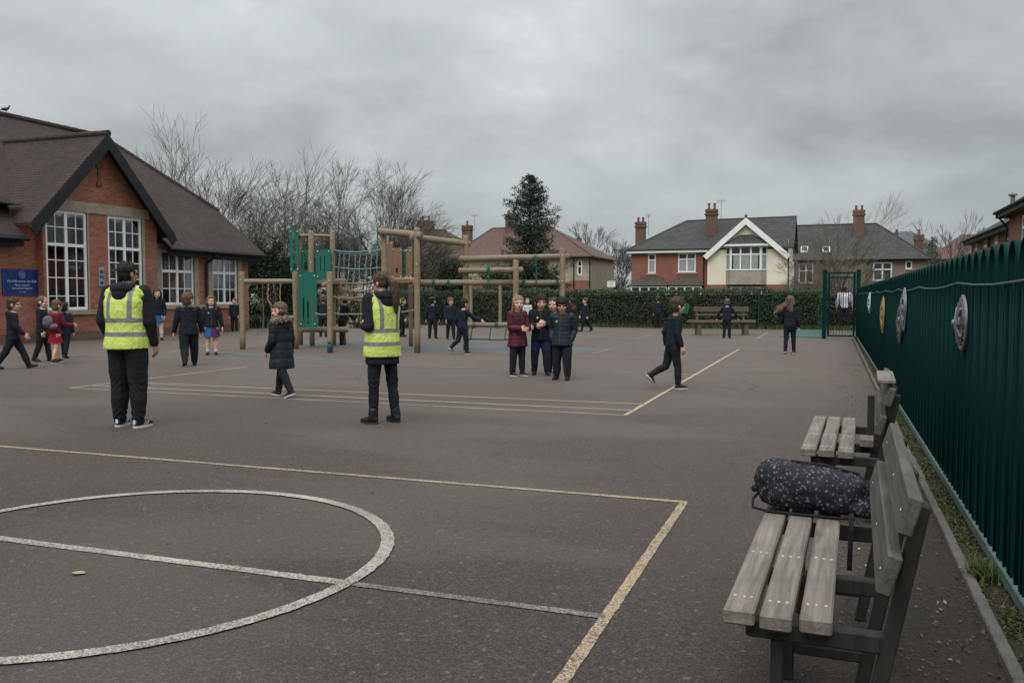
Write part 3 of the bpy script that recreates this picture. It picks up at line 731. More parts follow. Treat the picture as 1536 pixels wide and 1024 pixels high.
for f_, a_ in ((fw, (w3[0]-.24, w3[0], 1.08, 3.1, -.05, .03)), (fw, (w3[2], w3[2]+.24, 1.08, 3.1, -.05, .03)), (fw, (w4[0]-.24, w4[0], 1.08, 3.1, -.05, .03)), (fw, (w4[2], w4[2]+.24, 1.08, 3.1, -.05, .03)), (fg, (w2[2], w2[2]+.12, .97, 4.08, -.05, .02)), (fg, (w1[2], w1[2]+.06, .97, 4.08, -.05, .015))):
    mb = MB(); f_.box(mb, *a_); mb.build('stone_jamb', M['stone'], school)
mb = MB()                                                              # a worn carved panel and air brick high in the gable
fg.box(mb, 21.86, 22.06, 4.95, 5.1, 0, .05); fg.box(mb, 21.9, 22.02, 5.1, 5.55, 0, .03); fg.box(mb, 21.84, 22.08, 5.55, 5.68, 0, .06); fg.box(mb, 21.9, 22.04, 6.0, 6.15, 0, .02)
mb.build('carved_panel', M['brick_chimney'], school)
mb = MB(); fw.box(mb, 6, GA, -.02, .28, 0, .03); fw.box(mb, GB, YE, -.02, .28, 0, .03); fg.box(mb, GA, GB, -.02, .28, 0, .03); mb.build('plinth', M['brick_chimney'], school)
cu = [(.02, .2, .03, .97, -.35), (.86, .98, .03, .97, -.35)]
for w, c in ((w1, [(.02, .98, .67, .97, -.45), (.02, .16, .03, .66, -.4), (.84, .98, .03, .66, -.4)]), (w2, [(.05, .47, .03, .97, -.3), (.55, .97, .03, .97, -.3)])):
    window(school, fg, *w, cols=(.5,), rows=(.655,), bars=(.25, .75), hb=(.14, .325, .5, .83), f=.085, n=-.06, curtain=c)
window(school, fw, *w3, cols=(.5,), rows=(.62,), bars=(.27, .73), hb=(.3,), f=.085, n=-.06, curtain=[(.02, .48, .28, .97, -.3), (.52, .97, .03, .97, -.3)])
window(school, fw, *w4, cols=(.5,), rows=(.62,), bars=(.27, .73), hb=(.3,), f=.085, n=-.06, curtain=[(.02, .98, .03, .97, -.3)])
for y in (7, 11, 15): window(school, fw, y, 1, y+1.6, 3.0, cols=(.5,), rows=(.62,), bars=(.25, .75), f=.085, n=-.06)
mb = MB(); mb.box(S((-27, 7, .1)), S((-26.9, 29.6, 4.1))); mb.box(S((-27, 6.3, .05)), S((-22.8, 29.6, .1))); mb.box(S((-27, 6.3, 4.12)), S((-22.72, 19.4, 4.16))); mb.box(S((-27, 24.5, 3.1)), S((-22.72, 29.6, 3.14)))
mb.build('classroom_interior', M['interior'], school)
# roof: half-hipped at the far end
yv, yr = 30.35, 27.75; zr = EZ+SL*(28-22.12); xv = XE-(5.0-EZ)/SL
mb = MB(); dn = Vector((0, 0, -1))
_bx = lambda z: XE-(z-EZ)/SL
mb.slab([S((XE, 5.6, EZ)), S((XE, 19.0, EZ)), S((_bx(3.5), 19.0, 3.5)), S((_bx(6.6), 21.95, 6.6)), S((-28, 21.95, zr)), S((-28, 5.6, zr))], .09)
mb.slab([S((XE, 24.9, EZ)), S((XE, yv, EZ)), S((xv, yv, 5.0)), S((-28, yr, zr)), S((-28, 21.95, zr)), S((_bx(6.6), 21.95, 6.6)), S((_bx(3.5), 24.9, 3.5))], .09)
mb.slab([S((-56-XE, 5.6, EZ)), S((-56-XE, yv, EZ)), S((-56-xv, yv, 5.0)), S((-28, yr, zr)), S((-28, 5.6, zr))], .09)
mb.slab([S((xv, yv, 5.0)), S((-56-xv, yv, 5.0)), S((-28, yr, zr))], .09)
roof = mb.build('roof', M['tile_school'], school)
mb = MB()
gx = -21.9; bx = lambda z: XE-(z-EZ)/SL
for s, yf in ((-1, 18.98), (1, 24.92)):
    mb.slab([S((gx, 21.95, 6.62)), S((bx(6.62)-.1, 21.95, 6.62)), S((bx(3.56)-.1, yf, 3.56)), S((gx, yf, 3.56))], .09)
mb.build('gable_roof', M['tile_school'], school)
def ridge(a, b, r=.11):                                                # ridge and hip tiles: overlapping half rounds
    mb = MB()
    a, b = Vector(a), Vector(b); L = (b-a).length; n_ = max(1, int(L/.42))
    for i in range(n_):
        p, q = a.lerp(b, i/n_), a.lerp(b, (i+1.04)/n_)
        mb.tube([p, q], [r*1.0, r*1.1], 10)
    mb.build('ridge_tiles', M['tile_school'], school)
ridge(S((-28, 5.6, zr)), S((-28, yr, zr))); ridge(S((-28, yr, zr)), S((xv, yv, 5.0)), .09); ridge(S((-28, yr, zr)), S((-56-xv, yv, 5.0)), .09); ridge(S((bx(6.62)-.1, 21.95, 6.62)), S((gx, 21.95, 6.62)), .1)
mb = MB()
for s, yf in ((-1, 18.92), (1, 24.98)):                                # black bargeboards
    a = S((gx+.02, 21.95, 6.54)); b = S((gx+.02, yf, 3.40)); d = (b-a).normalized(); nn = Vector((1, 0, 0)).cross(d)
    if nn.z > 0: nn = -nn
    mb.add([a, b, b+nn*.3, a+Vector((0, 0, -.43)), a+Vector((-.05, 0, 0)), b+Vector((-.05, 0, 0)), b+nn*.3+Vector((-.05, 0, 0)), a+Vector((-.05, 0, -.43))],
           [[0, 1, 2, 3], [7, 6, 5, 4], [0, 4, 5, 1], [1, 5, 6, 2], [2, 6, 7, 3], [3, 7, 4, 0]])
mb.build('bargeboard', M['black_paint'], school)
mb = MB()
for a, b in ((5.6, 19.0), (24.9, 30.3)):
    mb.box(S((XE-.14, a, EZ-.28)), S((XE-.1, b, EZ-.08))); mb.box(S((XW, a, EZ-.3)), S((XE-.1, b, EZ-.281)))
mb.build('fascia', M['black_paint'], school)
mb = MB()
for a, b in ((5.6, 19.05), (24.85, 30.4)): mb.tube([S((XE+.03, a, EZ-.07)), S((XE+.03, b, EZ-.09))], .06, 10)
mb.build('gutter', M['black_paint'], school)
yd = yz(307, 410, XW)[0]
MB().tube([S((XE+.02, yd+.12, EZ-.12)), S((XE-.02, yd+.1, EZ-.22)), S((XW+.09, yd, EZ-.5)), S((XW+.08, yd, 2.0)), S((XW+.08, yd, .1))], .05, 10).build('drainpipe', M['black_paint'], school)
# name board and little notice on the brick
y0, z0 = yz(5, 443, XW+.05); y1, z1 = yz(61, 402, XW+.05); z0 = 1.43; z1 = 2.2
sign = thing('school_sign', 'blue school name board with white crest and lettering on the brick wall', 'sign', (XW+.004, (y0+y1)/2, z0))
hw, hh_ = (y1-y0)/2, z1-z0
MB().box((0, -hw, 0), (.04, hw, hh_), bev=.004).build('board', M['sign_blue'], sign)
mb = MB()
for a in ((-hw+.015, -hw+.025), (hw-.025, hw-.015)): mb.box((.041, a[0], .02), (.043, a[1], hh_-.02))
for a in ((.015, .025), (hh_-.025, hh_-.015)): mb.box((.041, -hw+.03, a[0]), (.043, hw-.03, a[1]))
mb.build('border', plain('pale_blue_line', (.05, .12, .3), .6), sign)
mb = MB(); cz = hh_*.79                                                 # the crest: a pointed oval ring with a shield inside
ring = [(.0, .15), (.075, .08), (.1, .0), (.075, -.08), (0, -.125), (-.075, -.08), (-.1, 0), (-.075, .08)]
for i in range(8):
    a, b = ring[i], ring[(i+1) % 8]; mb.bar((.044, a[0], cz+a[1]*.9), (.044, b[0], cz+b[1]*.9), .004, .018, up=(1, 0, 0))
for a, b in (((-.045, .05), (.045, .05)), ((.045, .05), (.04, -.03)), ((.04, -.03), (0, -.075)), ((0, -.075), (-.04, -.03)), ((-.04, -.03), (-.045, .05)), ((-.03, .0), (.03, .02)), ((0, .085), (0, -.06))):
    mb.bar((.044, a[0], cz+a[1]), (.044, b[0], cz+b[1]), .004, .013, up=(1, 0, 0))
mb.build('crest', M['sign_white'], sign)
def text(s, size, parent, loc, rot, mat, name='lettering', ext=.001):
    cu_ = bpy.data.curves.new('text', 'FONT'); cu_.body = s; cu_.size = size; cu_.align_x = 'CENTER'; cu_.align_y = 'CENTER'; cu_.extrude = ext
    tmp = bpy.data.objects.new('text', cu_); COL.objects.link(tmp)
    dg = bpy.context.evaluated_depsgraph_get(); me = bpy.data.meshes.new_from_object(tmp.evaluated_get(dg))
    bpy.data.objects.remove(tmp); bpy.data.curves.remove(cu_)
    o = link_mesh(name, me, mat, parent); o.location = loc; o.rotation_euler = rot
    return o
rr = (R(90), 0, R(90))
for s_, sz, f in (('Mu.Rdb.ownsn tho.Rdls', .105, .53), ('Naasr Itoomsn', .085, .385), ('Jnooennte Hopnnss', .085, .265), ('ou. tlouns', .06, .12)):
    text(s_, sz, sign, (.044, 0, hh_*f), rr, M['sign_white'])
y0, z0 = yz(149, 429, XG+.03); y1, z1 = yz(157, 401, XG+.03)
nb = thing('wall_notice', 'small narrow grey notice on the brick pier between the tall windows', 'sign', (XG+.002, (y0+y1)/2, z0))
MB().box((0, -.11, 0), (.02, .11, z1-z0), bev=.003).build('plate', plain('notice_grey', (.30, .33, .36), .5, .1, 8, 0, 30), nb)
mb = MB()
for a, b, c_, d_ in ((-.08, .08, .40, .52), (-.08, .0, .24, .36), (.02, .08, .22, .36), (-.07, .07, .05, .16)): mb.box((.021, a, c_), (.023, b, d_), bev=.0008)
mb.build('print', plain('notice_blue', (.03, .06, .12), .5, .2, 8, 0, 30), nb)

# ------------------------------------------------------------------ houses: frame facing the camera at depth d; local x right, y away, z up
class HousePlane:               # a front standing square to the yard: local x along the world x axis, y away, z up
    def __init__(s, name, label, d, px0, cat='house', group=None):
        p = W(px0, 405, d); s.X0, s.Y0, s.px0 = p.x, p.y, px0
        s.t = thing(name, label, cat, (p.x, p.y, 0), 0, group); s.fr = Fr((0, 0, 0), (1, 0, 0), (0, -1, 0))
    def c(s, px, py, back=0.0):
        r, f, z = _ray(px or s.px0, py or 405); D = RIGHT*r+FWD*f; k = (s.Y0+back)/D.y
        return D.x*k-s.X0, CAMH+z*k
    def P(s, px, py, back=0.0): x, z = s.c(px, py, back); return Vector((x, back, z))
class House:
    def __init__(s, name, label, d, px0, cat='house', group=None):
        s.d = d; s.x0, _ = HZ(px0, 444, d)
        s.t = thing(name, label, cat, RIGHT*s.x0+FWD*d, YAW, group); s.fr = Fr((0, 0, 0), (1, 0, 0), (0, -1, 0))
    def c(s, px, py, back=0.0):
        x, z = HZ(px, py or 405, s.d+back); return x-s.x0, z
    def P(s, px, py, back=0.0): x, z = s.c(px, py, back); return Vector((x, back, z))
def chimney(h, parent, px0, px1, py0, pytop, back, pots=2, pot_h=.45, base_drop=1.2, aerial=None):
    x0, z0 = h.c(px0, py0, back); x1, z1 = h.c(px1, pytop, back); dp = (x1-x0)*.8
    mb = MB(); mb.box((x0, back-dp/2, z0-base_drop), (x1, back+dp/2, z1-.22))
    mb.box((x0-.09, back-dp/2-.09, z1-.5), (x1+.09, back+dp/2+.09, z1-.36)); mb.box((x0-.05, back-dp/2-.05, z1-.22), (x1+.05, back+dp/2+.05, z1))
    o = mb.build('chimney', M['brick_chimney'], parent)
    for i in range(pots):
        xc = x0+(x1-x0)*(i+.5)/pots
        MB().disc_lathe([(.13, z1), (.15, z1+.05), (.11, z1+.1), (.1, z1+pot_h-.08), (.13, z1+pot_h-.05), (.12, z1+pot_h), (.08, z1+pot_h)], 12, Matrix.Translation((xc, back, 0))).build('chimney_pot', M['pot'], o)
    return o, (x0, x1, z1)
def aerial(parent, x, y, z, h=1.4, w=.7):
    mb = MB(); mb.tube([(x, y, z), (x, y, z+h)], .02, 5); mb.tube([(x-w*.5, y, z+h-.1), (x+w*.5, y, z+h-.02)], .012, 4)
    for k in range(5): mb.tube([(x-w*.45+k*w*.2, y, z+h-.27), (x-w*.45+k*w*.2, y, z+h+.1)], .01, 4)
    mb.build('tv_aerial', M['lead'], parent)
def pipe(h, px, py0, py1, n=.09, mat='black_paint'):
    x, z0 = h.c(px, py0); _, z1 = h.c(px, py1)
    MB().tube([(x, -n, z0), (x, -n, z1)], .055, 6).build('drainpipe', M[mat], h.t)

# --- the pair with the cream gable
h = HousePlane('semi_detached_house', 'red brick house with cream gabled front, white bargeboards and first floor bay', 74, 1060)
c = h.c; t_ = h.t
xl = c(947, 0)[0]; xm = c(1062, 0)[0]; xr = c(1182, 0)[0]; ze = c(0, 373)[1]
n1 = (c(972, 0)[0], c(0, 409)[1], c(983.5, 0)[0], c(0, 379.5)[1]); n2 = (c(1017, 0)[0], c(0, 408)[1], c(1043.5, 0)[0], c(0, 379)[1])
mb = MB(); wall_open(mb, h.fr, xl, xm, 0, ze, [n1, n2]); mb.poly((xl, 8, 0), (xl, 0, 0), (xl, 0, ze), (xl, 8, ze)); mb.build('wall', M['brick_house'], t_)
gz = c(0, 383)[1]; ga = h.c(1120, 327)
mb = MB(); fg2 = Fr((0, -.35, 0), (1, 0, 0), (0, -1, 0))
wall_open(mb, fg2, xm, xr, c(0, 427)[1], gz, [])
mb.poly((xm, -.35, gz), (xr, -.35, gz), (ga[0], -.35, ga[1]-.3))
mb.poly((xm, 0, 0), (xm, -.35, 0), (xm, -.35, gz), (xm, 0, gz)); mb.poly((xr, -.35, 0), (xr, 9, 0), (xr, 9, ze+.6), (xr, -.35, ze+.6))
mb.build('rendered_wall', M['render'], t_)
mb = MB(); wall_open(mb, fg2, xm, xr, 0, c(0, 427)[1]-.001, []); mb.build('lower_wall', M['brick_house'], t_)
for w, cols in ((n1, ()), (n2, (.5,))):
    window(t_, h.fr, *w, cols=cols, rows=(.68,), f=.1, glass='dark_glass', curtain=None, n=-.05)
    mb = MB(); h.fr.box(mb, w[0]-.18, w[2]+.18, w[3], w[3]+.26, -.02, .03); mb.build('lintel', M['stone'], t_)
    mb = MB(); h.fr.box(mb, w[0]-.14, w[2]+.14, w[1]-.14, w[1]-.002, -.02, .08); mb.build('sill', M['stone'], t_)
    mb = MB(); h.fr.box(mb, w[0]+.1, w[2]-.1, w[1]+.1, w[1]+(w[3]-w[1])*.62, -.035, -.03); mb.build('net_curtain', M['net'], t_)
# main roof, hipped at left, gable verge at right
rb = 4.6; e = .35
RL = h.P(1030, 331.5, rb); RRt = h.P(1191, 326, rb); zr2 = RL.z
EL = Vector((xl-e, -e, ze)); ER = Vector((xr+.45, -e, ze)); RRt = Vector((xr+.45, rb, zr2+.1)); BL = Vector((xl-e, 2*rb+e, ze)); BR = Vector((xr+.45, 2*rb+e, ze))
RL = Vector((RL.x, rb, zr2))
mb = MB(); mb.slab([EL, ER, RRt, RL], .12); mb.slab([EL, RL, BL], .12); mb.slab([RL, RRt, BR, BL], .12); mb.build('roof', M['tile_grey'], t_)
mb = MB(); mb.tube([RRt, RL, EL], .09, 6)
mb.build('ridge_tiles', M['tile_brown'], t_)
gl = c(1060, 384); gr = c(1183, 383); A = Vector((ga[0], -.75, ga[1]+.05))
mb = MB()
for q, s in ((gl, -1), (gr, 1)):
    B = Vector((q[0]+s*.15, -.75, q[1])); mb.slab([A, B, Vector((B.x, 1.6, B.z)), Vector((A.x, rb, A.z))], .1)
mb.build('gable_roof', M['tile_grey'], t_)
mb = MB()
for q, s in ((gl, -1), (gr, 1)):
    B = Vector((q[0]+s*.2, -.77, q[1]-.02)); d_ = (B-A).normalized(); nn = Vector((0, 1, 0)).cross(d_); nn = nn if nn.z < 0 else -nn
    a = A+Vector((0, -.02, -.06))
    mb.add([a, B, B+nn*.42, a+Vector((0, 0, -.58)), a+Vector((0, .06, 0)), B+Vector((0, .06, 0)), B+nn*.42+Vector((0, .06, 0)), a+Vector((0, .06, -.58))],
           [[0, 1, 2, 3], [7, 6, 5, 4], [0, 4, 5, 1], [1, 5, 6, 2], [2, 6, 7, 3], [3, 7, 4, 0]])
mb.build('bargeboard', M['white_gloss'], t_)
MB().disc_lathe([(.1, ga[1]), (.13, ga[1]+.12), (.05, ga[1]+.22), (.02, ga[1]+.3)], 8, Matrix.Translation((ga[0], -.7, 0))).build('finial', M['pot'], t_)
# canted bay
b0, b1 = c(1094, 0)[0], c(1146, 0)[0]; zb0, zb1 = c(0, 407)[1], c(0, 371)[1]; yb = -.95; ca = .45
bay = MB(); zl = c(0, 427)[1]
ptsb = [(b0-.25, -.34), (b0+ca*.4, yb), (b1-ca*.4, yb), (b1+.25, -.34)]
for (a, b) in zip(ptsb, ptsb[1:]):
    bay.poly((a[0], a[1], zl), (b[0], b[1], zl), (b[0], b[1], zb0), (a[0], a[1], zb0))
bay.build('bay_panel', M['pebble'], t_)
for i, (a, b) in enumerate(zip(ptsb, ptsb[1:])):
    U = Vector((b[0]-a[0], b[1]-a[1], 0)); L = U.length; U.normalize(); N_ = Vector((U.y, -U.x, 0))
    f_ = Fr((a[0], a[1], 0), U, N_)
    window(t_, f_, .001, zb0+.03, L-.001, zb1, cols=(.333, .667) if i == 1 else (), rows=(.66,), f=.11, glass='dark_glass', n=0.0)
    mb = MB(); 
    for q in ([(.1, .31), (.38, .62), (.7, .9)] if i == 1 else [(.2, .8)]):
        f_.box(mb, L*q[0], L*q[1], zb0+.12, zb0+(zb1-zb0)*.63, -.001, .004)
    mb.build('net_curtain', M['net'], t_)
mb = MB(); z2 = c(0, 354)[1]
ov = [(b0-.55, -.35), (b0+.05, yb-.3), (b1-.05, yb-.3), (b1+.55, -.35)]; tp = [(b0+.9, -.35), (b0+1.0, -.5), (b1-1.0, -.5), (b1-.9, -.35)]
for i in range(3): mb.poly((*ov[i], zb1+.15), (*ov[i+1], zb1+.15), (*tp[i+1], z2), (*tp[i], z2))
mb.poly(*[(*p, z2) for p in tp]); mb.build('bay_roof', M['tile_grey'], t_)
mb = MB()
for a, b in zip(ov, ov[1:]): mb.bar((*a, zb1+.07), (*b, zb1+.07), .08, .16)
mb.build('bay_gutter', M['white_gloss'], t_)
w = (b0+.1, .9, b1-.1, c(0, 430)[1]); window(t_, Fr((0, -.36, 0), (1, 0, 0), (0, -1, 0)), *w, cols=(.33, .67), f=.12, glass='dark_glass', n=.03)
# lean-to tiled porch roofs at left, white windows under them
zp0, zp1 = c(0, 428)[1], c(0, 414)[1]
for (pa, pb, ta, tb) in ((949, 1006, 962, 992), (1004, 1057, 1016, 1044)):
    a, b, ta, tb = c(pa, 0)[0], c(pb, 0)[0], c(ta, 0)[0], c(tb, 0)[0]
    mb = MB(); mb.poly((a, -1.3, zp0), (b, -1.3, zp0), (tb, -.02, zp1), (ta, -.02, zp1)); mb.poly((a, -1.3, zp0), (ta, -.02, zp1), (a, -.02, zp0)); mb.poly((b, -1.3, zp0), (b, -.02, zp0), (tb, -.02, zp1))
    mb.build('porch_roof', M['tile_brown'], t_)
    window(t_, Fr((0, -1.1, 0), (1, 0, 0), (0, -1, 0)), a+.1, .6, b-.1, zp0-.06, cols=(.25, .5, .75), f=.12, glass='dark_glass', n=0)
mb = MB(); mb.tube([(xl-e, -e-.06, ze-.02), (xm, -e-.06, ze-.02)], .07, 6); mb.build('gutter', M['black_paint'], t_)
mb = MB(); mb.box((xl-e+.05, -e-.02, ze-.3), (xm, -e+.02, ze-.1)); mb.box((xl-e+.05, -e+.02, ze-.3), (xm, -.001, ze-.27)); mb.build('fascia', M['white_gloss'], t_)
pipe(h, 1055.5, 432, 375); x, z = c(1183, 0)[0], 0
MB().tube([(x, -.42, 0), (x, -.42, gz-.2)], .055, 6).build('drainpipe', M['black_paint'], t_)
o, (x0, x1, z1) = chimney(h, t_, 1059, 1076, 352, 314, 2.2, 2, .55); aerial(t_, x1+.3, 2.4, z1-1.6, 2.4, .8)
mb = MB(); mb.box((x0-.3, 1.4, c(0, 361)[1]), (x1+.35, 1.55, c(0, 356)[1])); mb.build('flashing', M['lead'], o)
o, (x0, x1, z1) = chimney(h, t_, 954, 968, 366, 333, 6.0, 2, .45); aerial(t_, x1+.25, 6.2, z1-1.2, 1.9, .5)

# --- brown pebbledashed house at right
h = HousePlane('pebbledashed_house', 'brown pebbledashed house with long hipped roof right of the cream gable', 80, 1290)
c = h.c; t_ = h.t; xl, xr = c(1191, 0)[0], c(1391, 0)[0]; ze = c(0, 389)[1]
ws = [(c(1198, 0)[0], c(0, 424)[1], c(1220, 0)[0], c(0, 394)[1]), (c(1309.5, 0)[0], c(0, 421)[1], c(1338, 0)[0], c(0, 394)[1]), (c(1358, 0)[0], c(0, 404)[1], c(1368, 0)[0], c(0, 392.5)[1])]
mb = MB(); wall_open(mb, h.fr, xl, xr, 0, ze, ws); mb.poly((xl, 9, 0), (xl, 0, 0), (xl, 0, ze), (xl, 9, ze)); mb.poly((xr, 0, 0), (xr, 9, 0), (xr, 9, ze), (xr, 0, ze)); mb.build('wall', M['pebble_brown'], t_)
for i, w in enumerate(ws):
    window(t_, h.fr, *w, cols=(.5,) if i < 2 else (), rows=(.62,) if i < 2 else (), f=.11, glass='dark_glass', n=-.04)
    mb = MB(); h.fr.box(mb, w[0]-.1, w[2]+.1, w[1]-.12, w[1]-.002, -.02, .08); mb.build('sill', M['stone'], t_)
rb = 5.0; zr3 = c(0, 336, rb)[1]; a = Vector((xl-.3, -.35, ze)); b = Vector((xr+.4, -.35, ze)); a2 = Vector((xl-.3, rb, zr3)); b2 = Vector((c(1313, 0, rb)[0], rb, zr3)); b3 = Vector((xr+.4, 2*rb, ze)); a3 = Vector((xl-.3, 2*rb, ze))
mb = MB(); mb.slab([a, b, b2, a2], .12); mb.slab([b, b3, b2], .12); mb.slab([a2, b2, b3, a3], .12); mb.build('roof', M['tile_grey'], t_)
mb = MB(); mb.tube([a2, b2, b], .09, 6); mb.build('ridge_tiles', M['tile_brown'], t_)
mb = MB(); mb.tube([a+Vector((0, -.08, -.03)), b+Vector((0, -.08, -.03))], .07, 6); mb.build('gutter', M['black_paint'], t_)
for px, py, sw in ((1206, 367, 7), (1239, 368, 6)):
    f = (c(0, py)[1]-ze)/(zr3-ze); yb_ = -.35+(rb+.35)*max(.15, min(.8, f*.75)); zz_ = ze+(yb_+.35)/(rb+.35)*(zr3-ze)
    x = h.c(px, 0, yb_)[0]; k = (zr3-ze)/(rb+.35)
    mb = MB(); mb.slab([(x-.33, yb_-.4, zz_-.4*k+.1), (x+.33, yb_-.4, zz_-.4*k+.1), (x+.33, yb_+.4, zz_+.4*k+.1), (x-.33, yb_+.4, zz_+.4*k+.1)], .08); sk = mb.build('skylight', M['white_gloss'], t_)
    mb = MB(); mb.slab([(x-.24, yb_-.3, zz_-.3*k+.112), (x+.24, yb_-.3, zz_-.3*k+.112), (x+.24, yb_+.3, zz_+.3*k+.112), (x-.24, yb_+.3, zz_+.3*k+.112)], .008); mb.build('pane', M['dark_glass'], sk)
chimney(h, t_, 1279.5, 1297, 345, 315, 3.4, 2, .45, 1.0)
chimney(h, t_, 1371, 1385, 386, 352, 5.5, 1, .5, 2.5)
chimney(h, t_, 1343, 1347, 358, 349, 4.0, 1, .3, 1.5)

# --- red roofed house behind the fir
h = HousePlane('red_roofed_house', 'pale rendered house with red hipped roof half hidden by the fir tree', 82, 790)
c = h.c; t_ = h.t; xl, xm, xr = c(690, 0)[0], c(846, 0)[0], c(886, 0)[0]; ze = c(0, 386)[1]
wq = (c(866, 0)[0], c(0, 413)[1], c(873, 0)[0], c(0, 392)[1]); wq2 = (c(730, 0)[0], c(0, 420)[1], c(752, 0)[0], c(0, 396)[1])
mb = MB(); wall_open(mb, h.fr, xl, xr, c(0, 421)[1], ze, [wq]); mb.poly((xr, 0, 0), (xr, 9, 0), (xr, 9, ze), (xr, 0, ze)); mb.build('wall', M['pebble'], t_)
mb = MB(); wall_open(mb, h.fr, xl, xr, 0, c(0, 421)[1]-.001, []); mb.build('lower_wall', M['brick_house'], t_)
window(t_, h.fr, *wq, cols=(), rows=(.6,), f=.1, glass='dark_glass', n=-.04)
rb = 4.8; zr4 = c(0, 341, rb)[1]; a = Vector((xl-1.2, -.4, ze)); b = Vector((xr+.35, -.4, ze)); a2 = Vector((c(739, 0, rb)[0], rb, zr4)); b2 = Vector((c(826, 0, rb)[0], rb, zr4)); b3 = Vector((xr+.35, 2*rb, ze)); a3 = Vector((xl-1.2, 2*rb, ze))
mb = MB(); mb.slab([a, b, b2, a2], .12); mb.slab([b, b3, b2], .12); mb.slab([a3, a, a2], .12); mb.build('roof', M['tile_red'], t_)
mb = MB(); mb.tube([a, a2, b2, b], .09, 6); mb.build('ridge_tiles', M['tile_red'], t_)
mb = MB(); mb.tube([(a.x, -.48, ze-.04), (b.x, -.48, ze-.04)], .07, 6); mb.build('gutter', M['black_paint'], t_)
pipe(h, 861, 432, 388, .12); pipe(h, 885, 432, 388, .12)
chimney(h, t_, 760, 775, 345, 321, 4.4, 2, .4, 1.2)

# --- brown roofed house behind the climbing frame
h = HousePlane('brown_roofed_house', 'low brown roofed house with twin chimneys behind the climbing frame', 90, 660)
c = h.c; t_ = h.t; xl, xr = c(560, 0)[0], c(706, 0)[0]; ze = c(0, 392)[1]
mb = MB(); wall_open(mb, h.fr, xl, xr, 0, ze, []); mb.poly((xr, 0, 0), (xr, 9, 0), (xr, 9, ze), (xr, 0, ze)); mb.build('wall', M['pebble_brown'], t_)
rb = 4.6; zr5 = c(0, 345, rb)[1]; a = Vector((xl-.4, -.4, ze)); b = Vector((xr+.4, -.4, ze)); a2 = Vector((c(600, 0, rb)[0], rb, zr5)); b2 = Vector((c(668, 0, rb)[0], rb, zr5)); b3 = Vector((xr+.4, 2*rb, ze)); a3 = Vector((xl-.4, 2*rb, ze))
mb = MB(); mb.slab([a, b, b2, a2], .12); mb.slab([b, b3, b2], .12); mb.slab([a3, a, a2], .12); mb.build('roof', M['tile_brown'], t_)
mb = MB(); mb.tube([a2, b2, b], .09, 6); mb.build('ridge_tiles', M['tile_red'], t_)
mb = MB(); mb.tube([(a.x, -.48, ze-.04), (b.x, -.48, ze-.04)], .07, 6); mb.build('gutter', M['black_paint'], t_)
chimney(h, t_, 630, 648, 348, 331, 3.8, 2, .5, 1.2)
o, (x0, x1, z1) = chimney(h, t_, 695, 707, 372, 338, 5.6, 1, .5, 3.0); aerial(t_, x1+.4, 5.6, z1-1.5, 2.6, .9)

# --- brick terrace along the right, behind the side fence
h2 = thing('brick_terrace', 'red brick terrace with dark tiled roof behind the railings at right', 'house', (8.3, 48, 0))
f8 = Fr((0, 0, 0), (0, 1, 0), (-1, 0, 0)); ops = [(1.2, 3.5, 2.2, 4.7), (4.6, 3.5, 5.7, 4.7), (8.2, 3.5, 9.3, 4.7), (11.6, 3.5, 12.6, 4.7)]
mb = MB(); wall_open(mb, f8, -1.2, 14, 0, 5.0, ops); mb.poly((0, 14, 0), (9, 14, 0), (9, 14, 5), (4.5, 14, 7.6), (0, 14, 5)); mb.build('wall', M['brick_house'], h2)
for w in ops:
    window(h2, f8, *w, cols=(.5,), rows=(.65,), f=.11, glass='dark_glass', n=-.04)
    mb = MB(); f8.box(mb, w[0]-.12, w[2]+.12, w[3], w[3]+.2, -.02, .03); f8.box(mb, w[0]-.1, w[2]+.1, w[1]-.12, w[1]-.002, -.02, .07); mb.build('lintel', M['stone'], h2)
mb = MB(); mb.slab([(-.45, -1.2, 4.95), (-.45, 14.4, 4.95), (4.5, 14.4, 7.75), (4.5, -1.2, 7.75)], .12); mb.slab([(9.4, -1.2, 4.95), (9.4, 14.4, 4.95), (4.5, 14.4, 7.75), (4.5, -1.2, 7.75)], .12); mb.build('roof', M['tile_grey'], h2)
mb = MB(); mb.box((-.46, -1.2, 4.62), (-.42, 14.3, 4.83)); mb.box((-.42, -1.2, 4.62), (-.001, 14.3, 4.65)); mb.build('fascia', M['black_paint'], h2)
mb = MB(); mb.tube([(-.52, -1.2, 4.86), (-.52, 14.4, 4.86)], .07, 6); mb.build('gutter', M['black_paint'], h2)
MB().tube([(-.1, 6.8, 0), (-.1, 6.8, 4.7)], .055, 6).build('drainpipe', M['black_paint'], h2)
h3 = thing('brick_wing', 'nearest brick house wing with deep black eaves at the right edge', 'house', (7.75, 36, 0))
f9 = Fr((0, 0, 0), (0, 1, 0), (-1, 0, 0)); ops = [(1.0, 3.4, 2.2, 4.9), (6.2, 3.4, 7.4, 4.9)]
mb = MB(); wall_open(mb, f9, -4, 10.4, 0, 5.4, ops); mb.poly((0, 10.4, 0), (9, 10.4, 0), (9, 10.4, 5.4), (4.5, 10.4, 8.2), (0, 10.4, 5.4)); mb.build('wall', M['brick_house'], h3)
for w in ops: window(h3, f9, *w, cols=(.5,), rows=(.65,), f=.11, glass='dark_glass', n=-.04)
mb = MB(); mb.slab([(-.5, -4, 5.4), (-.5, 10.8, 5.4), (4.5, 10.8, 8.4), (4.5, -4, 8.4)], .12); mb.slab([(9.5, -4, 5.4), (9.5, 10.8, 5.4), (4.5, 10.8, 8.4), (4.5, -4, 8.4)], .12); mb.build('roof', M['tile_grey'], h3)
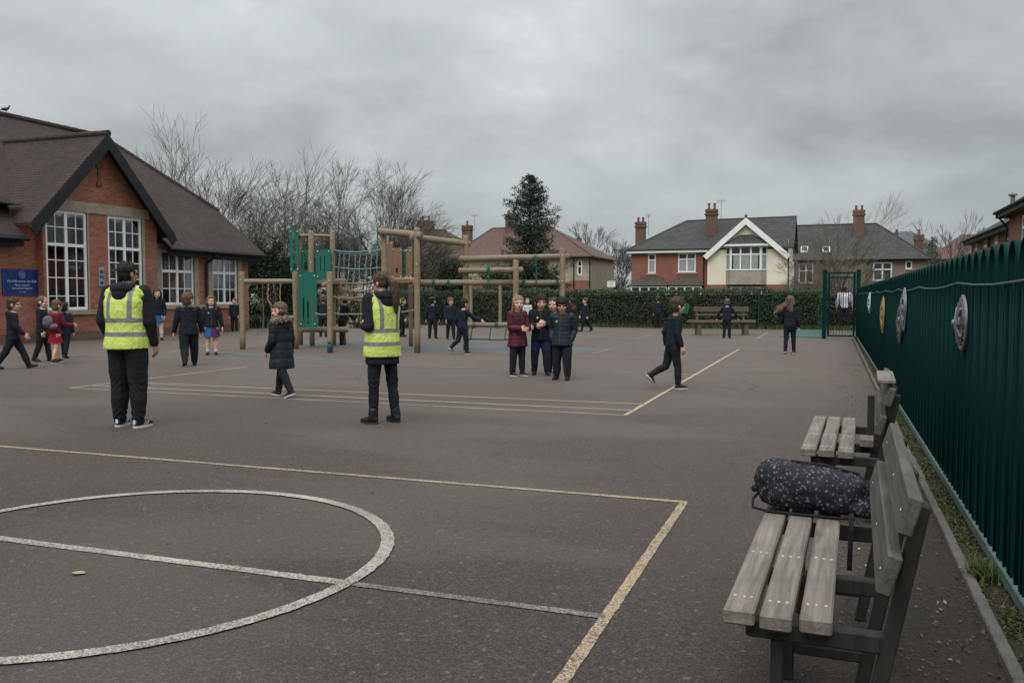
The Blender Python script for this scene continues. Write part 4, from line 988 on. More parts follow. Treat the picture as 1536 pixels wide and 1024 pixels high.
mb = MB(); mb.box((-.51, -4, 5.05), (-.47, 10.75, 5.27)); mb.box((-.47, -4, 5.05), (-.001, 10.75, 5.08)); mb.build('fascia', M['black_paint'], h3)
mb = MB(); mb.tube([(-.57, -4, 5.3), (-.57, 10.8, 5.3)], .07, 6); mb.build('gutter', M['black_paint'], h3)
MB().disc_lathe([(.1, 5.5), (.1, 6.05), (.2, 6.07), (.2, 6.13), (.06, 6.2)], 10, Matrix.Translation((.1, 10.2, 0))).build('flue', M['lead'], h3)
MB().tube([(-.55, 10.3, 5.2), (-.3, 10.3, 4.9), (-.1, 10.3, 4.6), (-.1, 10.3, 0)], .05, 6).build('drainpipe', M['black_paint'], h3)
# --- low rust coloured roof between them
h = HousePlane('rust_roofed_house', 'low house with rust red roof seen between the terrace and the bare tree', 84, 1425)
c = h.c; xl, xr = c(1395, 0)[0], c(1470, 0)[0]; ze = c(0, 388)[1]
mb = MB(); wall_open(mb, h.fr, xl, xr, 0, ze, []); mb.build('wall', M['brick_house'], h.t)
mb = MB(); mb.slab([(xl-.3, -.4, ze), (xr+.3, -.4, ze), (xr+.3, 4.2, c(0, 352, 4.2)[1]), (c(1440, 0, 4.2)[0], 4.2, c(0, 352, 4.2)[1])], .12); mb.build('roof', M['tile_red'], h.t)

# wooded hill far away
hp = W(1395, 444, 620); Vv = []; nx_, ny_ = 60, 14
for j in range(ny_):
    for i in range(nx_):
        u = (i/(nx_-1)-.5)*2; v_ = j/(ny_-1)
        q = hp+RIGHT*(u*150)+FWD*(v_*120)
        z = -2+50*math.exp(-(u*1.9)**2)*math.sin(math.pi*min(1, v_*1.0))*(1+.12*noise.noise(Vector((u*5, v_*3, 0))))+1.8*noise.noise(Vector((i*.9, j*.9, 2)))
        Vv.append((q.x, q.y, z))
tag(link_mesh('hill', fast_mesh('hill', Vv, [[j*nx_+i, j*nx_+i+1, (j+1)*nx_+i+1, (j+1)*nx_+i] for j in range(ny_-1) for i in range(nx_-1)]), M['hill'], smooth=True), kind='structure')

# white notice beyond the back hedge
p = W(917, 426, 41.2)
nt_ = thing('white_notice', 'small white notice board on a thin post behind the hedge', 'sign', (p.x, p.y, 0), YAW)
mb = MB(); mb.tube([(0, .03, 0), (0, .03, p.z+.1)], .025, 6); mb.build('post', M['lead'], nt_)
MB().box((-.19, -.012, p.z-.14), (.19, .004, p.z+.14), bev=.003).build('board', M['white_gloss'], nt_)
mb = MB()
for k in range(3): mb.box((-.12, -.0135, p.z+.06-k*.065), (.12-.03*k, -.0125, p.z+.085-k*.065))
mb.build('print', plain('grey_print', (.3, .32, .34), .6, .1, 8, 0, 30), nt_)
# ------------------------------------------------------------------ trees
def limb(mb, p, d, L, r, n, taper, jit, up, sides):
    pts = [p.copy()]; rs = [r]; q = p.copy(); dd = d.copy()
    for i in range(n):
        dd = (dd+Vector((random.gauss(0, jit), random.gauss(0, jit), random.gauss(0, jit*.6)+up))).normalized()
        q = q+dd*(L/n); pts.append(q.copy()); rs.append(max(.004, r*(1-(1-taper)*(i+1)/n)))
    mb.tube(pts, rs, sides, cap=False)
    return pts, rs, dd
def fork_tree(label, px, d, top, spread, stems, ang, levels=7, seed=1, mat='twig', r0=.11, rmin=.008, low=.06, two=.45, group=None, fa=(9, 24)):
    """bare crown: stems fan out low down and fork again and again into finer, nearly straight twigs"""
    random.seed(seed); b = W(px, 444, d); H = W(px, top, d).z
    t_ = thing('bare_tree', label, 'tree', (b.x, b.y, 0), 0, group); tr = MB(); br = MB()
    tr.tube([(0, 0, -.1), (.01, 0, H*low*.5), (0, 0, H*low)], [r0*1.9, r0*1.6, r0*1.5], 9, cap=False)
    def go(p, dd, L, r, lv):
        q = p; pts = [p]; n = 3
        for i in range(n):
            dd = (dd+Vector((random.gauss(0, .05), random.gauss(0, .05), random.gauss(0, .03)+.004))).normalized(); q = q+dd*(L/n); pts.append(q)
        r2 = max(rmin, r*.72); rs = [r+(r2-r)*i/n for i in range(n+1)]
        if lv >= levels: rs[-1] = rmin*.5
        (tr if lv < 2 else br).tube(pts, rs, 6 if lv < 2 else (4 if lv < 4 else 3), cap=False)
        if lv >= levels: return
        k = 2 if random.random() < two else 3
        ph = random.uniform(0, 6.283)
        for j in range(k):
            a = R(random.uniform(*fa))*(1 if j else .55); az = ph+2*math.pi*j/k+random.uniform(-.4, .4)
            x = dd.cross(Vector((.3, .2, .9))).normalized(); y = dd.cross(x)
            d2 = (dd*math.cos(a)+(x*math.cos(az)+y*math.sin(az))*math.sin(a)).normalized()
            st = pts[-1] if j < 2 else pts[-2]
            go(st, d2, L*random.uniform(.68, .92), r2*(.86 if j else .95), lv+1)
    for m in range(stems):
        az = 2.4*m+random.uniform(-.3, .3); a = R(ang*math.sqrt((m+.15)/stems))
        dd = Vector((math.sin(a)*math.cos(az), math.sin(a)*math.sin(az), math.cos(a)))
        rr_ = 1/math.sqrt((math.sin(a)/(spread*.5))**2+(math.cos(a)/(H*(1-low*.85)))**2)
        go(Vector((0, 0, H*low*random.uniform(.7, 1.0))), dd, rr_/3.35*random.uniform(.88, 1.08), r0*random.uniform(.6, .9), 0)
    zs = sorted(v[2] for v in br.v); k = H/zs[int(len(zs)*.9985)]; kx = 1.0
    for mb in (tr, br): mb.v = [(x*kx, y*kx, z*k) for x, y, z in mb.v]
    tr.build('trunk', M['bark'], t_, smooth=True, uv=False); br.build('branches', M[mat], t_, uv=False)
fork_tree('tall open bare tree rising behind the school roof', 297, 48, 190, 11.5, 17, 46, 6, 11, r0=.08, low=.12, two=.6, fa=(11, 30))
fork_tree('bare tree with a rounded fan of twigs just right of the school roof', 438, 56, 231, 7.6, 30, 92, 6, 5, low=.34, r0=.09, fa=(11, 32))
fork_tree('slim bare tree squeezed between the two broad ones', 503, 58, 246, 4.2, 12, 66, 6, 8, low=.34, r0=.08, fa=(11, 30))
fork_tree('broad bare tree with dense upright branches left of the twin chimneys', 576, 55, 250, 8.2, 38, 92, 6, 21, low=.36, r0=.08, fa=(11, 32))
fork_tree('small bare tree low behind the school corner', 366, 50, 305, 6.0, 14, 85, 6, 31, r0=.06, low=.3, fa=(11, 30))
fork_tree('slender far bare tree left of the brick house', 884, 105, 334, 4.2, 5, 36, 6, 41, r0=.12, rmin=.016, low=.35)
for k, (px, top, d, sp, lb) in enumerate(((905, 364, 96, 4.2, 'low grey thicket of bare trees, left half, beside the brick house'), (930, 360, 98, 4.6, 'low grey thicket of bare trees, right half, touching the brick house'), (868, 388, 100, 3.5, 'short bare tree beside the pale rendered house'))):
    fork_tree(lb, px, d, top, sp, 9, 60, 6, 50+k, r0=.10, rmin=.016, low=.1, group='bare trees between the houses')
fork_tree('fine twiggy bare tree standing in front of the pebbledashed house', 1262, 58, 297, 4.8, 9, 48, 6, 61, 'twig_pale', .07, .0065, .1)
fork_tree('low bushy bare tree in front of the pebbledashed house windows', 1232, 56, 352, 5.0, 11, 70, 6, 64, 'twig_pale', .05, .006, .06)
fork_tree('small bare tree against the far hill near the right edge', 1424, 66, 318, 4.2, 5, 42, 5, 71, 'twig', .08, .011, .3, .5)
fork_tree('thin bare sapling beside the brick terrace eaves', 1455, 70, 338, 2.2, 4, 38, 5, 75, 'twig', .05, .011, .3)

def fir(px, d, top, rad, label):
    random.seed(3); b = W(px, 444, d); H = W(px, top, d).z; t_ = thing('fir_tree', label, 'tree', (b.x, b.y, 0))
    tr = MB(); tr.tube([(0, 0, -.1), (.03, .02, H*.5), (-.03, 0, H*.8), (0, 0, H)], [.17, .1, .05, .012], 8); C = []; Nn = []; Sz = []
    z = .4
    while z < H*.99:
        f = z/H; prof = (min(1, (1-f)*2.3+.03)**.85)*(.88+.12*math.sin(f*9))
        for k in range(random.randint(5, 7)):
            L = rad*prof*random.uniform(.45, 1.18)
            if random.random() < .08: L *= 1.2
            az = random.uniform(0, 6.283); el = R(random.uniform(-10, 18)+28*f)
            dd = Vector((math.cos(az)*math.cos(el), math.sin(az)*math.cos(el), math.sin(el)))
            pts = [Vector((0, 0, z))+dd*(L*i/4)+Vector((0, 0, -.10*L*(i/4)**1.4+(.09*L if i == 4 else 0))) for i in range(5)]
            tr.tube(pts, [.03*(1-f*.6), .024, .018, .012, .005], 4, cap=False)
            m = int(14+34*L)
            for _ in range(m):
                u = random.uniform(.15, 1.04)**.8; i = min(3, int(u*4)); p = pts[i].lerp(pts[i+1], min(1.2, u*4-i))
                w = .20*(1.15-u)*L**.5+.05
                q = p+Vector((random.gauss(0, w), random.gauss(0, w), random.gauss(0, w*.5)-.03))
                C.append(q); Sz.append(random.uniform(.10, .24))
        z += random.uniform(.11, .2)*(1.0 if f < .85 else 1.2)
    tr.build('trunk', M['bark'], t_, uv=False)
    link_mesh('foliage', leaf_mesh('fir', np.array([tuple(c) for c in C]), np.array(Sz), asp=.32, nrm=np.array([0, 0, .35]), jit=1.0), M['fir'], t_)
fir(795, 54, 262, 2.5, 'tall dark green fir tree in front of the red roofed house')

def shrub(name, label, px, d, rx, ry, top, n, size, mat, lump=.35, base=0.0, seed=1, px_off=0, group=None):
    rng = np.random.default_rng(seed); b = W(px, 444, d); H = W(px, top, d).z-base
    t_ = thing(name, label, 'shrub', (b.x, b.y, base), YAW, group)
    mb = MB(); random.seed(seed)
    for k in range(7):
        a = random.uniform(0, 6.28); mb.tube([(0, 0, 0), (rx*.3*math.cos(a), ry*.3*math.sin(a), H*.4), (rx*.6*math.cos(a), ry*.6*math.sin(a), H*.75)], [.05, .035, .012], 5)
    mb.build('stems', M['bark'], t_, uv=False)
    # leaves crowd round a few dozen clump centres on an uneven dome
    K = 70; cc = []
    for k in range(K):
        a = rng.random()*6.283; f = rng.random()**.55; zz_ = rng.random()**.8; w = math.sqrt(max(0.05, 1-(zz_*.92)**3))
        cc.append((rx*w*f*math.cos(a), ry*w*f*math.sin(a), H*zz_*(1-.1*rng.random())))
    cc = np.array(cc); pick = rng.integers(0, K, n); rad = lump*(.6+.7*rng.random(K))
    dv = rng.normal(size=(n, 3)); dv /= np.linalg.norm(dv, axis=1, keepdims=True); dv *= (rad[pick]*rng.random(n)**.4)[:, None]
    C = cc[pick]+dv; C[:, 2] = np.clip(C[:, 2], .03, None)
    link_mesh('foliage', leaf_mesh(name, C, size*(.6+.8*rng.random(n)), asp=.55), M[mat], t_)
shrub('evergreen_shrub', 'tall dark evergreen shrub at the school corner', 402, 41, 1.35, 1.2, 364, 15000, .10, 'evergreen', .42, seed=1)
shrub('evergreen_shrub', 'dark evergreen shrub behind the net bridge of the climbing frame', 455, 43, 1.6, 1.2, 392, 11000, .10, 'evergreen', .42, seed=2)
shrub('ivy_bush', 'dark rounded ivy bush behind the tall posts', 680, 43, 1.05, .9, 388, 9000, .10, 'evergreen', .36, seed=3)
shrub('evergreen_bush', 'green bush at the foot of the fir tree', 742, 45, 1.15, .9, 402, 8000, .10, 'hedge', .36, seed=4)
shrub('evergreen_bush', 'wide dark bush under the right side of the fir', 806, 45, 1.3, .9, 396, 9000, .10, 'evergreen', .36, seed=5)
shrub('brown_bush', 'brown leafless thicket behind the climbing frame tower', 545, 46, 2.6, 1.3, 378, 12000, .09, 'brown_hedge', .45, seed=6)
shrub('brown_bush', 'brown twiggy thicket between tower and ivy bush', 622, 47, 2.0, 1.2, 384, 9000, .09, 'brown_hedge', .45, seed=7)
shrub('round_bush', 'clipped dark bush beside the far chimney near the terrace', 1392, 83, 1.0, .8, 357, 3000, .14, 'evergreen', .36, seed=8)
for k, px in enumerate((388, 403, 418)):
    pass
def sapling(px, py, hpx, label, seed):
    random.seed(seed); p = G(px, py); t_ = thing('sapling', label, 'plant', (p.x, p.y, 0)); H = W(px, hpx, depth(p)).z
    mb = MB(); pts, rs, _ = limb(mb, Vector((0, 0, 0)), Vector((.05, 0, 1)), H, .028, 6, .3, .08, .05, 6)
    for k in range(9):
        i = random.randint(1, 5); limb(mb, pts[i], Vector((random.gauss(0, .6), random.gauss(0, .6), .7)).normalized(), H*.25, .011, 3, .4, .15, .05, 4)
    mb.build('stem', M['twig_pale'], t_, uv=False)
    C = np.array([[random.gauss(0, .2), random.gauss(0, .2), H*random.uniform(.45, 1.02)] for _ in range(90)])
    link_mesh('dry_leaves', leaf_mesh('dry', C, .05+.03*RNG.random(90)), M['dead_leaf'], t_)
sapling(393, 497, 428, 'thin sapling with dry leaves nearest the school corner', 1)
sapling(408, 496, 432, 'crooked thin sapling with dry leaves under the swing beam', 2)
for k, px in enumerate((378, 388, 424, 470, 540, 563, 610)):
    c = W(px, 444, 38.0+.2*(k % 3)); pts = [(c.x+random.gauss(0, .22), c.y+random.gauss(0, .2), 0) for _ in range(160)]
    c0 = Vector((c.x, c.y, 0)); pts = [(a-c0.x, b-c0.y, z) for a, b, z in pts]
    o = blades('leafy_plant', pts, .6+.1*(k % 2), M['hedge'], .8, 1, .022); o.location = c0
    tag(o, ['low strap leaved plant right at the brick corner of the school', 'low strap leaved plant in front of the sapling', 'low strap leaved plant behind the boy in the parka', 'low strap leaved plant behind the green panel', 'low strap leaved plant left of the woman in the yellow vest', 'low strap leaved plant hidden by the woman in the yellow vest', 'low strap leaved plant right of the woman in the yellow vest'][k], 'plant', 'strap leaved plants along the back railings')
for px, top, lb in ((750, 421, 'thin timber stake in front of the hedge left of the girl in maroon'), (706, 419, 'weathered reddish stake in front of the hedge beside a tall post')):
    p = W(px, 444, 37.6); o = MB().tube([(0, 0, 0), (.01, 0, 1.0), (0, 0, W(px, top, 37.6).z)], [.075, .07, .065], 9).build('timber_stake', M['log'], smooth=False); o.location = (p.x, p.y, 0)
    tag(o, lb, 'post', 'timber stakes by the hedge')

# ------------------------------------------------------------------ the timber climbing frame
h = House('climbing_frame', 'large timber climbing frame with rope nets, log beams and green plastic panels', 22.5, 600, 'climbing frame')
cf = h.t; D0 = 22.5
def Lp(px, py, d): return h.P(px, py, d-D0)
random.seed(12)
def post(px, d, top, dia=.155, z0=0.0):
    p = Lp(px, 444, d); zt = Lp(px, top, d).z; n = 6
    path = [(p.x+random.gauss(0, .003), p.y+random.gauss(0, .003), z0+(zt-.025-z0)*i/n) for i in range(n+1)]+[(p.x, p.y, zt-.006), (p.x, p.y, zt)]
    mb = MB(); mb.tube(path, [dia/2*.94*random.uniform(.96, 1.04) for _ in range(n+1)]+[dia/2*.88, dia/2*.74], 14)
    o = mb.build('post', M['log'], cf, smooth=True)
    if zt > 1.5:
        bm_ = MB()
        for zz_ in (zt-.22, zt-.9):
            if zz_ > .4: bm_.disc_lathe([(.02, 0), (.018, .012), (.008, .018)], 8, Matrix.Translation((p.x, p.y-dia/2+.004, zz_)) @ Matrix.Rotation(R(90), 4, 'X'))
        bm_.build('bolt', M['bolt'], o)
    return o
for a in ((363, 22.8, 408), (443, 23.0, 408), (450, 24.8, 344), (467.5, 24.4, 346), (499.5, 24.6, 346.5), (494.5, 21.7, 408), (514.5, 25.3, 409), (577, 22.4, 339, .17), (625.7, 21.4, 342, .16), (699, 22.5, 353, .155), (773.7, 22.7, 390, .16), (843.5, 23.6, 372, .16), (585, 24.6, 362, .14), (616, 24.2, 371, .12)): post(*a)
def beam(a, b, dia=.15, name='beam'):
    p, q = Lp(*a), Lp(*b); L = (q-p).length; n = 8
    d_ = (q-p).normalized(); ang = math.atan2(d_.y, d_.x)
    o = MB(); path = [(0, 0, 0), (.012, 0, 0)]+[(L*i/n, random.gauss(0, .004), random.gauss(0, .004)) for i in range(1, n)]+[(L-.012, 0, 0), (L, 0, 0)]
    rs = [dia/2*.85]+[dia/2*random.uniform(.96, 1.04) for _ in range(len(path)-2)]+[dia/2*.85]
    ob = o.tube(path, rs, 14).build(name, M['log_x'], cf, smooth=True); ob.location = p; ob.rotation_euler = (0, -math.asin(d_.z), ang)
    return ob
beam((361, 422, 22.8), (447, 422, 23.1), .135); beam((447, 353.5, 24.7), (502, 353.5, 24.6), .09); beam((462, 421.5, 24.4), (518, 421.5, 25.2), .14); beam((486, 427, 21.9), (497, 427, 25), .12)
beam((569, 347, 22.3), (632, 353, 21.3), .17); beam((616, 355.5, 21.4), (704, 366, 22.6), .165); beam((620, 424, 21.55), (853, 424, 23.75), .145)
beam((689, 388.5, 22.35), (853, 384.5, 23.75), .155); beam((688, 406, 22.3), (784, 404.5, 22.8), .15); beam((694, 487.5, 22.4), (782, 487, 22.9), .13); beam((452, 494, 23.8), (522, 494, 24.2), .16)
beam((576, 420, 22.5), (628, 420, 21.5), .13)
def plate(px0, px1, py0, py1, d, slots, name='panel', mat='green_plastic', t_=.022):
    a, b = Lp(px0, py1, d), Lp(px1, py0, d); mb = MB()
    for nn, s in ((0, 1), (t_, -1)):
        f_ = Fr((0, a.y+nn, 0), (1, 0, 0), (0, -s, 0))
        wall_open(mb, f_, a.x, b.x, a.z, b.z, [(a.x+(b.x-a.x)*u0, a.z+(b.z-a.z)*v0, a.x+(b.x-a.x)*u1, a.z+(b.z-a.z)*v1) for u0, v0, u1, v1 in slots], rev=t_*.5)
    mb.box((a.x-.012, a.y-.004, a.z-.012), (a.x, a.y+t_+.004, b.z+.012)); mb.box((b.x, a.y-.004, a.z-.012), (b.x+.012, a.y+t_+.004, b.z+.012)); mb.box((a.x, a.y-.004, b.z), (b.x, a.y+t_+.004, b.z+.012)); mb.box((a.x, a.y-.004, a.z-.012), (b.x, a.y+t_+.004, a.z))
    o = mb.build(name, M[mat], cf)
    bm_ = MB()
    for u in (.1, .9):
        for v in (.06, .94): bm_.disc_lathe([(.024, 0), (.02, .012), (.008, .016)], 8, Matrix.Translation((a.x+(b.x-a.x)*u, a.y-.005, a.z+(b.z-a.z)*v)) @ Matrix.Rotation(R(90), 4, 'X'))
    bm_.build('bolt', M['bolt'], o)
plate(449, 474, 409, 491, 22.85, [(.2, .08, .3, .55), (.46, .06, .56, .52), (.72, .1, .82, .56)])
plate(474.5, 495.5, 374.5, 418, 24.4, [(.25, .2, .33, .8), (.55, .2, .63, .8)])
plate(453, 464.5, 374.5, 418, 24.75, [(.3, .3, .65, .85)])
plate(436, 447, 343.5, 408, 24.6, [(.3, .8, .7, .93), (.35, .5, .72, .75), (.25, .3, .65, .42), (.3, .06, .7, .2)])
for a in ((581, 588.5, 362, 419), (589, 602, 372, 418), (610, 616, 373, 418)): plate(*a, 23.6, [(.35, .2, .6, .35)], 'board', 'panel_wood', .035)
plate(603, 608.5, 374, 418, 23.7, [(.3, .2, .7, .8)])
a, b = Lp(575, 421, 21.7), Lp(627, 418, 21.7); MB().box((a.x, a.y-.05, a.z-.06), (b.x, a.y+2.1, b.z), bev=.01).build('platform', M['panel_wood'], cf)
a, b = Lp(452, 424, 23.2), Lp(500, 421, 23.2); MB().box((a.x+.05, a.y-.05, a.z-.04), (b.x-.05, a.y+1.5, b.z), bev=.01).build('platform', M['panel_wood'], cf)
def rope(pts, r=.014, sag=0.0, mat='rope', mb=None, wob=.008):
    out = []
    for a, b in zip(pts, pts[1:]):
        p, q = Lp(*a), Lp(*b); n = 7
        for i in range(n+(b is pts[-1])):
            f = i/n; c_ = p.lerp(q, f); c_.z -= sag*4*f*(1-f); out.append(c_+Vector((random.gauss(0, wob), random.gauss(0, wob), random.gauss(0, wob*.7))))
    (mb or MB()).tube(out, r, 5)
    return mb
mb = MB(); dN = lambda px: 24.6+(22.4-24.6)*(px-499.5)/77.5
rope([(500, 375, 24.6), (577, 373.5, 22.4)], .018, .07, mb=mb); rope([(500, 376, 24.65), (577, 374, 22.5)], .015, .12, mb=mb); rope([(500, 391+9, 24.6), (577, 400.5, 22.4)], .016, .06, mb=mb)
for k, px in enumerate((510, 517, 525, 533, 541, 550, 558, 566)):
    rope([(px, 377+(k % 2), dN(px)), (px-1.5+random.uniform(-1, 1), 402, dN(px)), (px-3+random.uniform(-2, 2), 428+random.uniform(-3, 6), dN(px))], .013, 0, mb=mb)
mb.build('rope_net', M['rope'], cf)
mb = MB()
for k, (ya, yb, sg) in enumerate(((424, 422, .03), (431, 428, .12), (437, 433, .22), (446, 444, .10), (426, 427, .18))):
    rope([(500, ya, 24.5), (577, yb, 22.5)], .017, sg, mb=mb, wob=.012)
rope([(495, 445, 21.8), (540, 446, 22.4), (577, 443, 22.5)], .024, .02, mb=mb, wob=.014)
for px in range(504, 577, 8): rope([(px, 424, dN(px)), (px+random.uniform(-4, 4), 446, dN(px))], .012, 0, mb=mb, wob=.02)
rope([(474, 470, 22.4), (494, 470.5, 21.8), (560, 469, 22.3), (625, 465, 21.5)], .02, .03, mb=mb); rope([(541, 424, 23.4), (541, 492, 23.4)], .014, 0, mb=mb)
for k in range(46):
    px = random.uniform(500, 576); a = Lp(px, 446+random.uniform(-20, 0), dN(px)); mb.tube([a, a+Vector((random.gauss(0, .05), random.gauss(0, .05), -random.uniform(.03, .12)))], [.012, .004], 4)
mb.build('rope_net', M['rope_tan'], cf)
mb = MB()
rope([(403, 424, 22.9), (401.5, 450, 22.9), (407, 458, 22.85), (408, 478, 22.9)], .016, 0, mb=mb); rope([(420, 425, 22.9), (420.5, 456, 22.9)], .014, 0, mb=mb); rope([(386, 424, 22.9), (385, 433, 22.9)], .014, 0, mb=mb)
mb.build('hanging_rope', M['rope_tan'], cf)
def wrap(p, dia, k=3):
    mb = MB(); mb.tube([p+Vector((.03*(i/12)-.03*k/2, dia/2*math.cos(2*math.pi*i/12), dia/2*math.sin(2*math.pi*i/12))) for i in range(12*k+1)], .01, 5); mb.build('rope_tie', M['rope_green'], cf)
for px, y0, y1, d in ((733, 400, 425, 22.5), (804, 386, 425, 23.2), (712, 421, 430, 22.4), (672, 421, 430, 22.0), (650, 421, 429, 21.8), (786, 421, 430, 23.0), (836, 420, 428, 23.5)):
    mb = MB(); rope([(px, y0, d-.09), (px+random.uniform(-.6, .6), y1, d-.09)], .016, 0, mb=mb); mb.build('hanging_rope', M['rope_green'], cf)
    wrap(Lp(px, (388 if y0 < 395 else 406 if y0 < 410 else 424), d), .17)
mb = MB(); rope([(698, 507.5, 22.3), (716, 508.5, 22.4), (760, 509.5, 22.7), (778, 508, 22.8)], .02, .01, mb=mb)
for px in (706, 734, 757): rope([(px+2.5, 489, 22.5), (px, 508.4, 22.45)], .016, 0, mb=mb, wob=.003)
p = Lp(703, 506.5, 22.3); mb.tube([p+Vector((.07*math.cos(a), 0, .06*math.sin(a))) for a in [2*math.pi*i/14 for i in range(15)]], .014, 5)
mb.build('low_rope_net', M['rope_green'], cf)
for px in (711, 745): wrap(Lp(px, 487.5, 22.5), .15)
p = G(494.5, 529); o = thing('water_bottle', 'blue water bottle standing at the foot of a short timber post', 'bottle', (p.x, p.y, 0))
blu = plain('blue_bottle', (.012, .06, .125), .35, .15, 6, .05, 40)
MB().disc_lathe([(.05, 0), (.056, .01), (.056, .17), (.05, .195), (.03, .215), (.03, .225)], 18).build('bottle_body', blu, o, smooth=True)
MB().disc_lathe([(.034, .222), (.034, .25), (.02, .258), (.014, .275)], 14).build('cap', M['black_paint'], o)

# ------------------------------------------------------------------ benches by the fence
def make_bench(label, a, b, L):
    A = G(*a, .45); B = G(*b, .45); ang = -math.atan2(B.x-A.x, B.y-A.y)
    t_ = thing('park_bench', label, 'bench', (A.x, A.y, 0), ang, 'weathered timber benches beside the side fence')
    random.seed(int(a[0]))
    for k in range(3):
        x0 = .111*k+random.uniform(-.002, .002); j = random.uniform(-.012, .012)
        sl = MB().box((x0, j, .402), (x0+.092, L+j, .45), bev=.006).build('seat_slat', M['bench_wood'], t_)
        mb = MB()
        for yy in (.13, .64, L-.13):
            for dx in (.02, .046, .072): mb.disc_lathe([(.0075, .4495), (.0065, .4515), (.002, .4525)], 10, Matrix.Translation((x0+dx+random.uniform(-.003, .003), yy+j+random.uniform(-.006, .006), 0)))
        mb.build('screws', M['bolt'], sl)
    lean = .287
    for z0, z1 in ((.575, .688), (.748, .855)):
        def xx(z): return .428+(z-.585)*lean
        M4 = Matrix.Translation((xx(z0), -.07, z0)) @ Matrix.Rotation(math.atan(lean), 4, 'Y')
        bb = MB().box((0, 0, 0), (.04, L+.0, (z1-z0)*1.04), M4, bev=.005).build('back_board', M['bench_back'], t_)
        mb = MB()
        for yy in (.08, .6, L-.2):
            for zz_ in (.05,): mb.disc_lathe([(.005, 0), (.0045, .0015), (.002, .002)], 8, M4 @ Matrix.Translation((0, yy, zz_)) @ Matrix.Rotation(R(-90), 4, 'Y'))
        mb.build('screws', M['bolt'], bb)
    for yy in (.10, .62, L-.16):
        MB().bar((.40, yy, 0), (.553, yy, .80), .042, .06, up=(0, 1, 0), bev=.006).build('rear_post', M['bench_frame'], t_)
        MB().box((.135, yy-.022, 0), (.172, yy+.022, .344), bev=.005).build('front_leg', M['bench_frame'], t_)
        MB().box((.06, yy-.025, .345), (.462, yy+.025, .401), bev=.005).build('bearer', M['bench_frame'], t_)
        MB().box((.174, yy-.018, .10), (.41, yy+.018, .14), bev=.005).build('stretcher', M['bench_frame'], t_)
    return t_
bench1 = make_bench('weathered grey timber bench nearest the camera with a dark bag on it', (1084, 912), (1143, 775), 1.5)
bench2 = make_bench('weathered grey timber bench behind the nearest one, empty', (1200, 672), (1222, 621), 1.62)
M4 = Matrix.Translation((.44, -.02, .875)); MB().box((0, 0, 0), (.1, .72, .022), M4, bev=.004).build('armrest_board', M['bench_wood'], bench2)
MB().box((.385, -.02, .56), (.425, .03, .80), bev=.004).build('arm_post', M['bench_frame'], bench2)
MB().box((.345, .50, .40), (.43, .72, .45), bev=.004).build('spacer_block', M['bench_wood'], bench2)
# the far bench by the hedge
q0 = W(1047, 503, 31); fb = House('timber_bench', 'long brown timber bench with backrest facing the yard near the hedge', 31, 1084, 'bench')
def FB(px, py, back=0): return fb.P(px, py, back)
a, b = FB(1034, 484.5), FB(1134, 480.5); MB().box((a.x, -.02, a.z), (b.x, .42, b.z), bev=.015).build('seat', M['far_bench'], fb.t)
a, b = FB(1045, 468), FB(1129, 460.5); MB().box((a.x, .46, a.z), (b.x, .51, b.z), bev=.01).build('backrest', M['far_bench'], fb.t)
a, b = FB(1047, 474), FB(1127, 471); MB().box((a.x, .44, a.z), (b.x, .48, b.z), bev=.008).build('backrest', M['far_bench'], fb.t)
for px in (1050, 1121):
    x = FB(px, 444).x; mb = MB(); zt = FB(0, 484.8).z
    mb.add([(x-.09, .02, 0), (x+.09, .02, 0), (x+.09, .4, 0), (x-.09, .4, 0), (x-.065, .05, zt), (x+.065, .05, zt), (x+.065, .37, zt), (x-.065, .37, zt)], [[3, 2, 1, 0], [4, 5, 6, 7], [0, 1, 5, 4], [1, 2, 6, 5], [2, 3, 7, 6], [3, 0, 4, 7]])
    mb.build('leg', M['far_bench'], fb.t)
    MB().bar((x, .4, .1), (x, .535, 1.0), .06, .05, up=(0, 1, 0)).build('back_support', M['far_bench'], fb.t)
